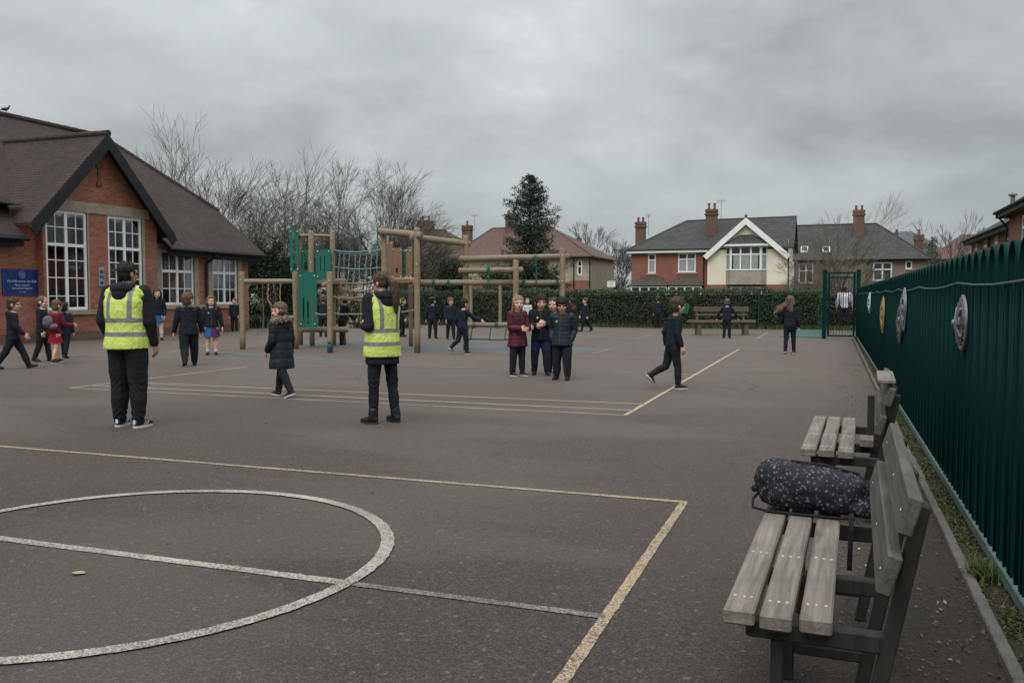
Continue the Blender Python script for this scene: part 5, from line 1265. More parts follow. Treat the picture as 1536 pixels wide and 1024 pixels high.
# ------------------------------------------------------------------ figures: solid shapes fused into one continuous surface
class Sh:
    """collects overlapping closed solids; fuse() melts them into one skin"""
    def __init__(s): s.V = []; s.F = []; s.n = 0
    def add(s, V, F):
        s.V.append(np.asarray(V, float)); s.F += [[i+s.n for i in f] for f in F]; s.n += len(V); return s
    def rc(s, p, q, r0, r1, n=10, k=4):           # tapered capsule
        p, q = Vector(p), Vector(q); d = q-p; L = max(d.length, 1e-5); d = d/L
        x = d.cross(Vector((0, 0, 1)) if abs(d.z) < .9 else Vector((1, 0, 0))).normalized(); y = d.cross(x)
        rings = [(-r0*math.cos(a), r0*math.sin(a)) for a in [math.pi/2*i/k for i in range(1, k+1)]]
        rings += [(L+r1*math.sin(a), r1*math.cos(a)) for a in [math.pi/2*i/k for i in range(0, k)]]
        vs = [p-d*r0]; fs = []
        for h, r in rings:
            for j in range(n):
                a = 2*math.pi*j/n; vs.append(p+d*h+x*(r*math.cos(a))+y*(r*math.sin(a)))
        vs.append(q+d*r1); m = len(rings)
        for j in range(n): fs.append([0, 1+(j+1) % n, 1+j])
        for i in range(m-1):
            for j in range(n): fs.append([1+i*n+j, 1+i*n+(j+1) % n, 1+(i+1)*n+(j+1) % n, 1+(i+1)*n+j])
        e = len(vs)-1
        for j in range(n): fs.append([e, 1+(m-1)*n+j, 1+(m-1)*n+(j+1) % n])
        return s.add([tuple(v) for v in vs], fs)
    def chain(s, pts, rs):
        for i in range(len(pts)-1): s.rc(pts[i], pts[i+1], rs[i], rs[i+1])
        return s
    def el(s, c, r, Mx=None, n=14, k=9):
        vs = []; fs = []
        for i in range(k+1):
            a = math.pi*i/k
            for j in range(n):
                b = 2*math.pi*j/n; vs.append(Vector((r[0]*math.sin(a)*math.cos(b), r[1]*math.sin(a)*math.sin(b), r[2]*math.cos(a)))+Vector(c))
        for i in range(k):
            for j in range(n): fs.append([i*n+j, (i+1)*n+j, (i+1)*n+(j+1) % n, i*n+(j+1) % n])
        if Mx is not None: vs = [Mx @ v for v in vs]
        return s.add([tuple(v) for v in vs], fs)
    def loft(s, secs, Mx=None, n=20, p=2.4):       # secs: (cx, cy, z, rx, ry) up or down the body
        vs = []; fs = []
        for (cx_, cy_, z, rx, ry) in secs:
            for j in range(n):
                a = 2*math.pi*j/n; c, d = math.cos(a), math.sin(a)
                vs.append(Vector((cx_+rx*math.copysign(abs(c)**(2/p), c), cy_+ry*math.copysign(abs(d)**(2/p), d), z)))
        m = len(secs)
        for i in range(m-1):
            for j in range(n): fs.append([i*n+j, i*n+(j+1) % n, (i+1)*n+(j+1) % n, (i+1)*n+j])
        fs.append(list(range(n-1, -1, -1))); fs.append([(m-1)*n+j for j in range(n)])
        if Mx is not None: vs = [Mx @ v for v in vs]
        return s.add([tuple(v) for v in vs], fs)
    def fuse(s, name, vox, smooth=3, keep=None):
        me = bpy.data.meshes.new(name); me.from_pydata(np.concatenate(s.V).tolist(), [], s.F)
        bm_ = bmesh.new(); bm_.from_mesh(me); bmesh.ops.remove_doubles(bm_, verts=bm_.verts, dist=1e-5); bmesh.ops.recalc_face_normals(bm_, faces=bm_.faces); bm_.to_mesh(me); bm_.free()
        o = bpy.data.objects.new('tmp', me); COL.objects.link(o)
        r = o.modifiers.new('r', 'REMESH'); r.mode = 'VOXEL'; r.voxel_size = vox; r.adaptivity = 0
        if smooth: q = o.modifiers.new('s', 'SMOOTH'); q.iterations = smooth; q.factor = .5
        dg = bpy.context.evaluated_depsgraph_get(); out = bpy.data.meshes.new_from_object(o.evaluated_get(dg))
        bpy.data.objects.remove(o); bpy.data.meshes.remove(me)
        out.name = name
        return out
def ruffle(me, amp, fx=9., fz=16., seed=0., fn=None):
    n = len(me.vertices); co = np.zeros(n*3); me.vertices.foreach_get('co', co); co = co.reshape(-1, 3)
    nr = np.zeros(n*3); me.vertices.foreach_get('normal', nr); nr = nr.reshape(-1, 3)
    if amp:
        d = np.array([noise.noise(Vector((p[0]*fx+seed, p[1]*fx, p[2]*fz)))+.5*noise.noise(Vector((p[0]*fx*2.3, p[1]*fx*2.3+seed, p[2]*fz*1.9))) for p in co])
        co = co+nr*(d*amp)[:, None]
    if fn is not None: co = fn(co, nr)
    me.vertices.foreach_set('co', co.ravel()); me.update()
    return me

SKIN = {'pale': (.60, .37, .285), 'fair': (.55, .33, .245), 'tan': (.40, .22, .145), 'brown': (.26, .135, .085)}
for k_, c_ in SKIN.items():
    m, t, b = mk('skin_'+k_); v = t.coord('Object')
    t.set(b.inputs['Base Color'], t.mix(t.ramp(t.noise(v, 14, 4), .3, .7), tuple(x*.88 for x in c_), tuple(min(1, x*1.08) for x in c_)))
    b.inputs['Roughness'].default_value = .55; b.inputs['Subsurface Weight'].default_value = .0
    M['skin_'+k_] = m
def hair_mat(name, c):
    if name in _mc: return _mc[name]
    m, t, b = mk(name); v = t.coord('Object', (1, 1, .22)); w = t.noise(v, 130, 3, .6, .3); w2 = t.noise(v, 28, 3)
    t.set(b.inputs['Base Color'], t.mix(t.ramp(w, .3, .7), tuple(x*.55 for x in c), tuple(x*1.3 for x in c)))
    b.inputs['Roughness'].default_value = .6; b.inputs['Specular IOR Level'].default_value = .3
    t.set(b.inputs['Normal'], t.bump(t.math('ADD', w, w2), .6, .012)); _mc[name] = m
    return m
HAIR = {k: hair_mat('hair_'+k, c) for k, c in {'black': (.010, .008, .007), 'darkbrown': (.024, .016, .011), 'brown': (.06, .036, .022), 'lightbrown': (.115, .07, .042), 'blond': (.26, .17, .09), 'ginger': (.14, .065, .03)}.items()}
NAVY = (.013, .018, .030); BLACKC = (.0115, .0125, .0165)
def vest_mat(band_z, brace_x, half):
    """yellow high visibility cloth with grey reflective bands sewn round it and over the shoulders"""
    m, t, b = mk('high_visibility_cloth'); o = t.coord('Object'); s = t.n('SeparateXYZ', {0: o}); w = t.noise(o, 4, 3)
    z = t.math('ADD', s.outputs[2], t.math('MULTIPLY', t.math('SUBTRACT', w, .5), .012)); ax = t.math('ABSOLUTE', s.outputs[0])
    f = 0.0
    for bz in band_z: f = t.math('MAXIMUM', f, t.math('LESS_THAN', t.math('ABSOLUTE', t.math('SUBTRACT', z, bz)), half))
    br = t.math('MULTIPLY', t.math('LESS_THAN', t.math('ABSOLUTE', t.math('SUBTRACT', ax, brace_x)), half), t.math('GREATER_THAN', z, band_z[0]))
    f = t.math('MAXIMUM', f, br)
    y = t.mix(t.ramp(t.noise(o, 5, 4), .3, .7), (.44, .54, .105), (.60, .71, .165)); g = t.mix(t.noise(o, 30, 3), (.15, .155, .165), (.22, .23, .24))
    t.set(b.inputs['Base Color'], t.mix(f, y, g)); b.inputs['Roughness'].default_value = .7; b.inputs['Specular IOR Level'].default_value = .3
    t.set(b.inputs['Emission Color'], (0, 0, 0)); fold = t.noise(t.coord('Object', (1, 1, .7)), 13, 3, .5, 1.0)
    t.set(b.inputs['Normal'], t.bump(t.math('ADD', t.math('MULTIPLY', fold, 1.0), t.math('MULTIPLY', t.noise(o, 300, 2), .1)), .8, .035))
    return m

def person(label, px, py, top, face, L=(4, 4, 0, 3), Rr=(-4, 4, 0, 3), aL=(5, 6, 12, 0), aR=(5, 6, 12, 0), head=(0, 0), lean=0, build=1.0, adult=False, vox=.010,
           skin='fair', hair='brown', style='short', top_=('jumper', NAVY), bot=('trousers', BLACKC), shoes=(.012, .012, .014), sole=None, socks=None, collar=False, group='people in the school yard', z0=0.0, pocket=False, depth_=None):
    """px,py: the feet in the photo; top: y of the crown; face: 0 looks at the camera, 90 to image right, 180 away"""
    p = W(px, 444, depth_) if depth_ else G(px, py); p.z = z0; d = depth(p); Ht = W(px, top, d).z-z0
    toC = Vector((-p.x, -p.y, 0)).normalized(); rgt = Vector((-toC.y, toC.x, 0)); a = R(face)
    f_ = toC*math.cos(a)+rgt*math.sin(a); yaw = math.atan2(f_.y, f_.x)-math.pi/2
    H = 1.0                                                   # work in units of body height
    hh = 1/7.3 if adult else 1/5.4
    shw = (.114 if adult else .108)*build; hpw = .05*build
    hipz, kneeL, shinL, shz = (.52, .245, .225, .822) if adult else (.470, .221, .203, .770)
    ua, fa = (.172, .142) if adult else (.165, .135)
    Tm = Matrix.Translation((0, 0, hipz)) @ Matrix.Rotation(R(-lean), 4, 'X') @ Matrix.Translation((0, 0, -hipz))
    legs = {}
    for s, q in ((-1, L), (1, Rr)):
        pi, kn, fp, sp = q; hj = Vector((s*hpw, 0, hipz)); A, B = R(pi), R(pi-kn); sx = s*math.sin(R(sp))
        k_ = hj+Vector((sx*kneeL, math.sin(A)*kneeL, -math.cos(A)*kneeL)); an = k_+Vector((sx*shinL*.6, math.sin(B)*shinL, -math.cos(B)*shinL))
        ft = R(fp); fd = Vector((s*math.sin(R(8)), math.cos(ft), math.sin(ft))).normalized(); up = Vector((0, -math.sin(ft), math.cos(ft)))
        legs[s] = (hj, k_, an, fd, up)
    arms = {}
    for s, q in ((-1, aL), (1, aR)):
        pi, ab, el_, inw = q; sj = Tm @ Vector((s*shw*.93, 0, shz)); A, B = R(pi-lean), R(pi+el_-lean); sb = math.sin(R(ab))
        u = Vector((s*sb, math.sin(A)*math.cos(R(ab)), -math.cos(A)*math.cos(R(ab)))).normalized(); e_ = sj+u*ua
        w_ = Vector((s*sb*.4-s*math.sin(R(inw)), math.sin(B), -math.cos(B))).normalized(); wr = e_+w_*fa
        arms[s] = (sj, u, e_, w_, wr)
    neck = Tm @ Vector((0, .0, shz+.03)); chin = Tm @ Vector((0, .012, 1-hh)); Mh = Matrix.Translation(chin) @ Matrix.Rotation(R(-head[0]), 4, 'Z') @ Matrix.Rotation(R(-lean*.3-head[1]), 4, 'X')
    # -- scale so the figure meets the ground and reaches the crown seen in the photo
    sole_t = .012
    low = min(min((an+up*(-.036)).z, (an+fd*.085+up*(-.036)).z) for (_, _, an, fd, up) in legs.values()); hi = (Mh @ Vector((0, 0, hh*1.06))).z
    sc = Ht/(hi-low+0.0); feet = sum((legs[s][2] for s in legs), Vector())/2
    X = Matrix.Scale(sc, 4) @ Matrix.Translation((-feet.x, -feet.y, -low))
    vx = vox/sc
    def done(sh, name, v=1.0, sm=3, amp=0, fn=None, **kw):
        me = sh.fuse(name, vx*v, sm); ruffle(me, amp, seed=px*.37, fn=fn, **kw); me.transform(X); return me
    # -- body
    B_ = Sh(); bw = build
    B_.loft([(0, 0, hipz-.05, .07*bw, .05*bw), (0, 0, hipz, .086*bw, .06*bw), (0, 0, .6, .074*bw, .053*bw), (0, 0, .70, .088*bw, .058*bw), (0, 0, .77, .098*bw, .056*bw), (0, 0, shz, .085*bw, .045), (0, 0, shz+.025, .04, .035)], Tm)
    B_.rc(Tm @ Vector((0, 0, shz)), chin+Vector((0, -.012, hh*.22)), .034 if adult else .031, .030 if adult else .028)
    for s, (hj, k_, an, fd, up) in legs.items():
        lw = bw*(.82 if bot[0] == 'trousers' else 1.0)*min(1, bot[2] if bot[0] == 'trousers' and len(bot) > 2 else 1.0)
        B_.rc(hj, k_, .052*lw, .035*lw); B_.rc(k_, k_.lerp(an, .35), .033*lw, .034*lw); B_.rc(k_.lerp(an, .35)+Vector((0, -.004, 0)), an, .034*lw, .019); B_.rc(an-up*.012, an+fd*.075-up*.02, .02, .014)
    for s, (sj, u, e_, w_, wr) in arms.items():
        B_.rc(sj, e_, .031*bw, .025*bw); B_.rc(e_, wr, .025*bw, .0165)
        # the hand: palm, four unequal fingers bent at the knuckles, thumb from the side of the palm
        if pocket: continue
        fwd_ = w_; inn = Vector((-s, 0, 0)); inn = (inn-fwd_*inn.dot(fwd_)).normalized(); lat = fwd_.cross(inn)
        if lat.dot(Vector((0, 1, 0))) < 0: lat = -lat
        hs = hh*(.80 if adult else .66); pc = wr+fwd_*(hs*.24)
        for q in (-.13, -.04, .05, .13): B_.rc(wr+lat*(hs*q*.6), wr+fwd_*hs*.45+lat*(hs*q), hs*.085, hs*.075)
        fr_ = max(hs*.058, vx*.8)
        for q, ln in ((-.17, .3), (-.06, .4), (.055, .43), (.165, .38)):
            k1 = wr+fwd_*hs*.48+lat*(hs*q); d1 = (fwd_+inn*.55).normalized(); d2 = (fwd_*.6+inn*1.0).normalized(); k2 = k1+d1*(hs*ln*.55); k3 = k2+d2*(hs*ln*.45)
            B_.rc(k1, k2, fr_, fr_*.95); B_.rc(k2, k3, fr_*.95, fr_*.8)
        t0 = wr+fwd_*hs*.12+lat*(hs*.17); t1 = t0+(fwd_*.7+lat*.65+inn*.3).normalized()*hs*.22; t2 = t1+(fwd_*.95+lat*.15+inn*.3).normalized()*hs*.17
        B_.rc(t0, t1, fr_*1.3, fr_*1.1); B_.rc(t1, t2, fr_*1.1, fr_*.85)
    hd = lambda x, y, z: (x*hh, y*hh, z*hh)
    B_.el(hd(0, -.03, .62), hd(.345, .42, .38), Mh); B_.el(hd(0, .10, .32), hd(.27, .27, .30), Mh); B_.el(hd(0, .2, .12), hd(.13, .13, .11), Mh)
    B_.rc(Mh @ Vector(hd(0, .365, .52)), Mh @ Vector(hd(0, .43, .36)), .04*hh, .062*hh); B_.el(hd(0, .3, .23), hd(.12, .1, .055), Mh)
    for s in (-1, 1):
        B_.el(hd(s*.345, -.03, .45), hd(.045, .09, .13), Mh); B_.el(hd(s*.17, .25, .37), hd(.12, .1, .1), Mh)
        B_.rc(Mh @ Vector(hd(s*.06, .355, .575)), Mh @ Vector(hd(s*.22, .31, .575)), .045*hh, .04*hh)
    root = link_mesh('person', done(B_, 'person', .8 if vox < .009 else .9, 2), M['skin_'+skin], smooth=True)
    root.location = p; root.rotation_euler = (0, 0, yaw)
    tag(root, label, 'person', group)
    def part(sh, name, mat, v=1.0, sm=3, amp=0.0, fn=None, lab=None, par=None, **kw):
        o = link_mesh(name, done(sh, name, v, sm, amp, fn, **kw), mat, par or root, smooth=True)
        if lab: o['label'] = lab
        return o
    # -- eyes, mouth
    if abs(face) < 130:
        for s in (-1, 1):
            e = Sh().el(hd(s*.145, .335, .495), hd(.042, .035, .026), Mh, 10, 6); me = bpy.data.meshes.new('eye'); me.from_pydata(np.concatenate(e.V).tolist(), [], e.F); me.transform(X); link_mesh('eye', me, plain('dark_eye', (.012, .009, .008), .25, .1, 5, 0), root, True)
        e = Sh().el(hd(0, .392, .225), hd(.115, .035, .03), Mh, 12, 6); me = bpy.data.meshes.new('mouth'); me.from_pydata(np.concatenate(e.V).tolist(), [], e.F); me.transform(X); link_mesh('mouth', me, plain('lips', (.26, .075, .06), .5, .1, 5, 0), root, True)
    # -- hair
    Hm = HAIR[hair]; S_ = Sh()
    if style == 'buzz':
        S_.el(hd(0, -.05, .66), hd(.36, .42, .36), Mh); S_.el(hd(0, -.17, .46), hd(.335, .28, .28), Mh)
    elif style in ('short', 'fringe', 'curly', 'mop'):
        g = {'short': 1.0, 'fringe': 1.05, 'curly': 1.08, 'mop': 1.12}[style]
        S_.el(hd(0, -.06, .685), hd(.385*g, .43*g, .365*g), Mh); S_.el(hd(0, -.15, .42), hd(.33*g, .30*g, .34), Mh)
        for s in (-1, 1): S_.el(hd(s*.31, .02, .56), hd(.07, .13, .15), Mh)
        if style != 'short':
            for x in (-.22, -.08, .08, .22): S_.rc(Mh @ Vector(hd(x*.8, .2, .93)), Mh @ Vector(hd(x, .375-.25*abs(x)**1.5, .70)), .11*hh, .055*hh)
    else:
        S_.el(hd(0, -.055, .675), hd(.385, .435, .37), Mh); S_.el(hd(0, -.17, .48), hd(.34, .3, .3), Mh)
        for s in (-1, 1): S_.el(hd(s*.32, .0, .55), hd(.075, .2, .2), Mh)
    if style in ('long', 'flow'):
        for x in (-.3, -.15, 0, .15, .3): S_.rc(Mh @ Vector(hd(x, -.2-.1*(1-abs(x)*3), .5)), Mh @ Vector(hd(x*1.15, -.30, -.42)), .15*hh, .11*hh)
        if style == 'long':
            for s in (-1, 1): S_.chain([Mh @ Vector(hd(s*.36, .02, .55)), Mh @ Vector(hd(s*.40, .08, .1)), Mh @ Vector(hd(s*.40, .16, -.5))], [.10*hh, .1*hh, .07*hh])
    if style == 'flow':
        for k in range(5):
            y0 = -.25-.05*k; S_.chain([Mh @ Vector(hd(-.2, y0, .45-.08*k)), Mh @ Vector(hd(-.62, y0-.1, .2-.12*k)), Mh @ Vector(hd(-1.1-.08*k, y0-.1, .0-.16*k)), Mh @ Vector(hd(-1.5+.1*k, y0-.05, -.02-.28*k))], [.14*hh, .13*hh, .09*hh, .03*hh])
    if style == 'ponytail':
        S_.el(hd(0, -.42, .66), hd(.13, .13, .13), Mh)
        for k in (-1, 0, 1): S_.chain([Mh @ Vector(hd(.03*k, -.46, .7)), Mh @ Vector(hd(.10*k, -.70, .45)), Mh @ Vector(hd(.13*k, -.78, .0)), Mh @ Vector(hd(.12*k+.02, -.80, -.5)), Mh @ Vector(hd(.05*k+.03, -.76, -1.0))], [.12*hh, .155*hh, .17*hh, .14*hh, .03*hh])
    ho = part(S_, 'hair', Hm, .8, 1, hh*(.034 if style != 'curly' else .06), fx=40, fz=26)
    if vox < .0095 and style != 'buzz':                        # loose locks break the outline
        bm_ = bmesh.new(); bm_.from_mesh(ho.data); bm_.verts.ensure_lookup_table(); vl_ = list(bm_.verts); nv = len(vl_); rr_ = random.Random(int(px))
        for _ in range(420):
            v_ = vl_[rr_.randrange(nv)]; n_ = v_.normal.copy(); q_ = v_.co.copy(); dn_ = Vector((rr_.gauss(0, .35), rr_.gauss(0, .35), -1))
            d_ = (n_*.30+dn_*(.75 if q_.z < (X @ (Mh @ Vector(hd(0, 0, .85)))).z else .15)+Vector((rr_.gauss(0, .4), rr_.gauss(0, .4), rr_.gauss(0, .2)))).normalized(); sd_ = d_.cross(n_)
            if sd_.length < .05: continue
            sd_.normalize(); L_ = rr_.uniform(.018, .045); w_2 = rr_.uniform(.003, .006); q_ = q_-n_*.004
            a1 = bm_.verts.new(q_-sd_*w_2); a2 = bm_.verts.new(q_+sd_*w_2); a3 = bm_.verts.new(q_+d_*L_+n_*.003); bm_.faces.new((v_, a1, a3)); bm_.faces.new((v_, a3, a2))
        bm_.to_mesh(ho.data); bm_.free(); ho.data.polygons.foreach_set('use_smooth', [True]*len(ho.data.polygons))
    if style == 'bun': pass
    # -- lower clothes
    infl = .008
    if bot[0] == 'trousers':
        tw = bot[2] if len(bot) > 2 else 1.0
        S_ = Sh(); S_.loft([(0, -.004, hipz-.06, .085*bw, .060*bw), (0, -.004, hipz-.01, .095*bw, .068*bw), (0, 0, hipz+.05, .090*bw, .062*bw), (0, 0, hipz+.09, .083*bw, .058*bw)])
        for s, (hj, k_, an, fd, up) in legs.items():
            m_ = k_.lerp(an, .45)
            S_.rc(hj, k_, .063*bw*(.5+.5*tw), .046*bw*tw); S_.rc(k_, m_, .045*bw*tw, .042*bw*tw); S_.rc(m_, an+(k_-an).normalized()*.012, .042*bw*tw, max(.0265, (.033 if tw > .85 else .028)*min(1.1, tw)))
        part(S_, 'trousers', cloth('cloth_%.3f_%.3f_%.3f' % bot[1], bot[1], bump=.35), 1, 3, .0055, lambda co, nr: co+nr*(np.sin(co[:, 2]*150+9*np.sin(co[:, 0]*23+co[:, 1]*31))*.0034*(np.exp(-((co[:, 2]-.085)/.05)**2)+.7*np.exp(-((co[:, 2]-.27)/.045)**2)))[:, None], fx=8, fz=10)
    else:
        _, c, zt, zb, flare = bot[:5]; n = 72; Vs = []; rows = 9
        for i in range(rows):
            f = i/(rows-1); z = zt+(zb-zt)*f; rx = (.082+flare*f)*bw; ry = (.06+flare*f)*bw
            for j in range(n):
                a_ = 2*math.pi*j/n; pl = 1+.07*f*math.sin(a_*16)+.015*math.sin(a_*5+px); Vs.append((rx*pl*math.cos(a_), ry*pl*math.sin(a_), z))
        Fs = [[i*n+j, (i+1)*n+j, (i+1)*n+(j+1) % n, i*n+(j+1) % n] for i in range(rows-1) for j in range(n)]
        me = fast_mesh('skirt', Vs, Fs); me.transform(X); o = link_mesh('skirt', me, cloth('cloth_%.3f_%.3f_%.3f' % c, c), root, True)
        if len(bot) > 5:
            me.materials.append(cloth('cloth_%.3f_%.3f_%.3f' % bot[5], bot[5]))
            for q in me.polygons:
                if q.center.x > .12*(sc*.1): q.material_index = 1
        if socks == 'tights':
            S_ = Sh()
            for s, (hj, k_, an, fd, up) in legs.items(): S_.rc(hj, k_, .054*bw, .037*bw); S_.rc(k_, k_.lerp(an, .35), .035*bw, .036*bw); S_.rc(k_.lerp(an, .35), an, .036*bw, .022)
            part(S_, 'tights', cloth('white_tights', (.5, .47, .44)), 1, 2)
    if socks == 'white':
        for s, (hj, k_, an, fd, up) in legs.items(): part(Sh().rc(an+(k_-an)*.3, an-up*.01, .0265, .0245), 'sock', cloth('white_socks', (.55, .53, .5)), 1, 2)
    # -- shoes
    for s, (hj, k_, an, fd, up) in legs.items():
        S_ = Sh(); heel = an-fd*.012-up*.008; side_ = fd.cross(up)
        fe = 1.12 if adult else 1.0
        S_.rc(heel, an+fd*.045*fe-up*.012, .026, .024); S_.rc(an+fd*.03-up*.013, an+fd*.085*fe-up*.02, .0245*fe, .0175*fe); S_.rc(an+up*.012, an-up*.006, .0255, .026)
        if adult and shoes == 'boots': S_.rc(an+(k_-an)*.21, an, .033, .034)
        smat = cloth('shoe_cloth_%.3f_%.3f_%.3f' % shoes, shoes, .5, bump=.15) if shoes != 'boots' else plain('black_boot_leather', (.010, .010, .012), .38, .3, 20, .2, 60)
        sh_o = part(S_, 'shoe', smat, .75, 2)
        S_ = Sh(); n = 14; vs = []
        for lv, g in ((-.037, 1.0), (-.024, 1.02)):
            for j in range(n):
                a_ = 2*math.pi*j/n; c, d_ = math.cos(a_), math.sin(a_); vs.append(an+fd*((.034+.070*c)*fe)+side_*((.0285-.004*c)*fe*d_)+up*lv)
        me = bpy.data.meshes.new('sole'); me.from_pydata([tuple(v) for v in vs], [], [list(range(n-1, -1, -1)), [n+j for j in range(n)]]+[[j, (j+1) % n, n+(j+1) % n, n+j] for j in range(n)]); bm_ = bmesh.new(); bm_.from_mesh(me); bmesh.ops.recalc_face_normals(bm_, faces=bm_.faces); bm_.to_mesh(me); bm_.free()
        me.transform(X); link_mesh('sole', me, plain('white_rubber', (.5, .49, .47), .6, .15, 20, .1) if sole else plain('black_rubber', (.014, .014, .015), .7, .2, 20, .1), sh_o)
        if sole == 'stripes':
            wr_ = plain('white_rubber', (.5, .49, .47), .6)
            for q in (.022, .036, .05):
                for sd in (-1, 1):
                    a0 = an+fd*(q-.006)+side_*(sd*.0262)-up*.022; b0 = an+fd*(q+.008)+side_*(sd*.0235)+up*.002; MB().bar(X @ a0, X @ b0, .004, .009, up=tuple(side_)).build('stripe', wr_, sh_o)
            MB().bar(X @ (an+fd*.068-up*.008), X @ (an+fd*.098-up*.02), .018*sc, .010, up=tuple(up)).build('toe_cap', wr_, sh_o); MB().bar(X @ (an-fd*.037-up*.014), X @ (an-fd*.034+up*.012), .016*sc, .010, up=tuple(fd)).build('heel_tab', wr_, sh_o)
    # -- upper clothes
    kind, c = top_[0], top_[1]; puff = {'jumper': .010, 'shirt': .006, 'jacket': .012, 'puffer': .017, 'parka': .019, 'hoodie': .010}[kind]; hem = {'jumper': hipz-.005, 'shirt': hipz+.03, 'jacket': hipz-.035, 'puffer': hipz-.045, 'parka': hipz-.15, 'hoodie': hipz-.02}[kind]
    if len(top_) > 2: hem = top_[2]
    S_ = Sh(); g = puff
    fl = max(0, .47-hem)*.12
    secs = [(0, 0, hem, .090*bw+g*1.25+fl, .066*bw+g*1.25+fl), (0, 0, hem+.02, .092*bw+g*1.3+fl, .068*bw+g*1.35+fl), (0, 0, max(hem+.05, .60), .080*bw+g*1.2, .059*bw+g*1.2), (0, 0, .70, .092*bw+g, .061*bw+g), (0, -.003, .77, .101*bw+g*.8, .058*bw+g*.8), (0, -.003, shz+.004, .086*bw+g*.4, .044+g*.5), (0, -.002, shz+.03, .048, .042)]
    S_.loft(secs, Tm)
    sl = .0 if kind != 'shirt' else 0
    for s, (sj, u, e_, w_, wr) in arms.items():
        S_.rc(Tm @ Vector((s*.05, 0, shz-.012)), sj, .043*bw, .036*bw+g*.55); S_.rc(sj, e_, .035*bw+g*.75, .030*bw+g*.75); S_.rc(e_, wr-w_*.005, .030*bw+g*.75, .0225+g*.6)
    if kind in ('jacket', 'puffer') and abs(face) < 70:
        pts = [X @ (Tm @ Vector((0, ry+.0035, z))) for (_, _, z, _, ry) in secs[1:6]]; MB().tube(pts, .0045*sc, 5).build('zip', plain('grey_zip', (.06, .065, .075), .5, .2, 20, .1), root)
    fn = None
    if kind in ('puffer', 'parka'):
        per, amp_ = (.046, .0030) if kind == 'puffer' else (.085, .003)
        def fn(co, nr):
            w = np.abs(np.sin(np.pi*co[:, 2]/per)); return co+nr*((w**.6-.6)*amp_)[:, None]
    tm = cloth(('quilted_' if kind in ('puffer', 'parka') else 'cloth_')+'%.3f_%.3f_%.3f' % c, c, .55 if kind in ('puffer', 'parka') else .88, bump=.35) if kind != 'shirt' else top_[3]
    coat = part(S_, {'jumper': 'jumper', 'shirt': 'shirt', 'jacket': 'jacket', 'puffer': 'padded_jacket', 'parka': 'parka', 'hoodie': 'hooded_top'}[kind], tm, 1, 3, .005 if kind not in ('puffer', 'parka') else .003, fn, fx=9, fz=15)
    if kind in ('parka', 'hoodie', 'puffer', 'jacket'):
        S_ = Sh(); kk = 1.05 if kind == 'hoodie' else (1.15 if kind == 'parka' else .8)
        S_.el((0, -.05, shz+.022), (.066*kk, .045*kk, .036*kk), Tm); S_.el((0, -.062, shz-.012), (.05*kk, .03*kk, .042*kk), Tm)
        for s in (-1, 1): S_.rc(Tm @ Vector((s*.05*kk, -.03, shz+.03)), Tm @ Vector((s*.035, .035, shz+.018)), .024*kk, .016*kk)
        part(S_, 'hood', tm, 1, 2, .003)
    if kind == 'parka':
        n_ = 2600; an_ = RNG.random(n_)*6.283; Cp = []; 
        for a_ in an_:
            q = Tm @ Vector((.100*math.sin(a_)*1.05, -.018+.076*math.cos(a_), shz+.040-.020*math.cos(a_))); q = q+Vector(RNG.normal(size=3)*.014); Cp.append(tuple(X @ q))
        fur = link_mesh('fur_trim', leaf_mesh('fur', np.array(Cp), .035+.025*RNG.random(n_), asp=.16), leaf_mat('fur_trim', (.2, .15, .11), (.42, .34, .27), (.55, .48, .4)), root)
    if collar:
        S_ = Sh(); S_.loft([(0, .002, shz+.022, .048, .044), (0, .006, shz+.046, .040, .037)], Tm)
        part(S_, 'collar', cloth('white_cotton', (.55, .56, .57)), .8, 1)
    return root, X, Tm, dict(hipz=hipz, shz=shz, shw=shw, bw=bw, sc=sc, legs=legs, arms=arms, Mh=Mh, hh=hh, part=part, done=done, hem=hem)

def vest(pr, hem, zb, brace, build, half=.0135):
    root, X, Tm, k = pr; bw = build; shz = k['shz']; S_ = Sh(); g = .021
    S_.loft([(0, 0, hem, .096*bw+g*1.15, .070*bw+g*1.1), (0, 0, hem+.03, .096*bw+g*1.1, .069*bw+g*1.1), (0, 0, .62, .088*bw+g, .064*bw+g), (0, 0, .70, .093*bw+g, .064*bw+g), (0, -.003, .765, .100*bw+g*.9, .061*bw+g*.85), (0, -.003, shz-.005, .098*bw+g*.3, .050*bw+g*.6), (0, -.003, shz+.027, .060, .047)], Tm)
    for s in (-1, 1): S_.rc(Tm @ Vector((s*.05, -.006, shz+.0)), Tm @ Vector((s*.090*bw, -.004, shz-.012)), .042*bw, .0405*bw)
    sc = k['sc']; lowz = X @ Vector((0, 0, 0)); f = lambda z: (X @ Vector((0, 0, z))).z
    k['part'](S_, 'high_visibility_vest', vest_mat([f(zb[0]), f(zb[1])], brace*sc, half*sc), 1, 3, .0085, fx=5, fz=7)
def badge(pr, x, z, size, mat, back=False, name='emblem', word=None, yoff=.085):
    root, X, Tm, k = pr; q = X @ (Tm @ Vector((x, yoff if not back else -yoff, z)))
    if word: text(word, size, root, q, (R(90), 0, R(180) if not back else 0), mat, name, .002); return
    mb = MB(); mb.box((q.x-size/2, q.y-.006, q.z-size*.6), (q.x+size/2, q.y+.006, q.z+size*.6), bev=.003); mb.build(name, mat, root)
WHITE = plain('white_cotton_badge', (.55, .55, .53), .7)

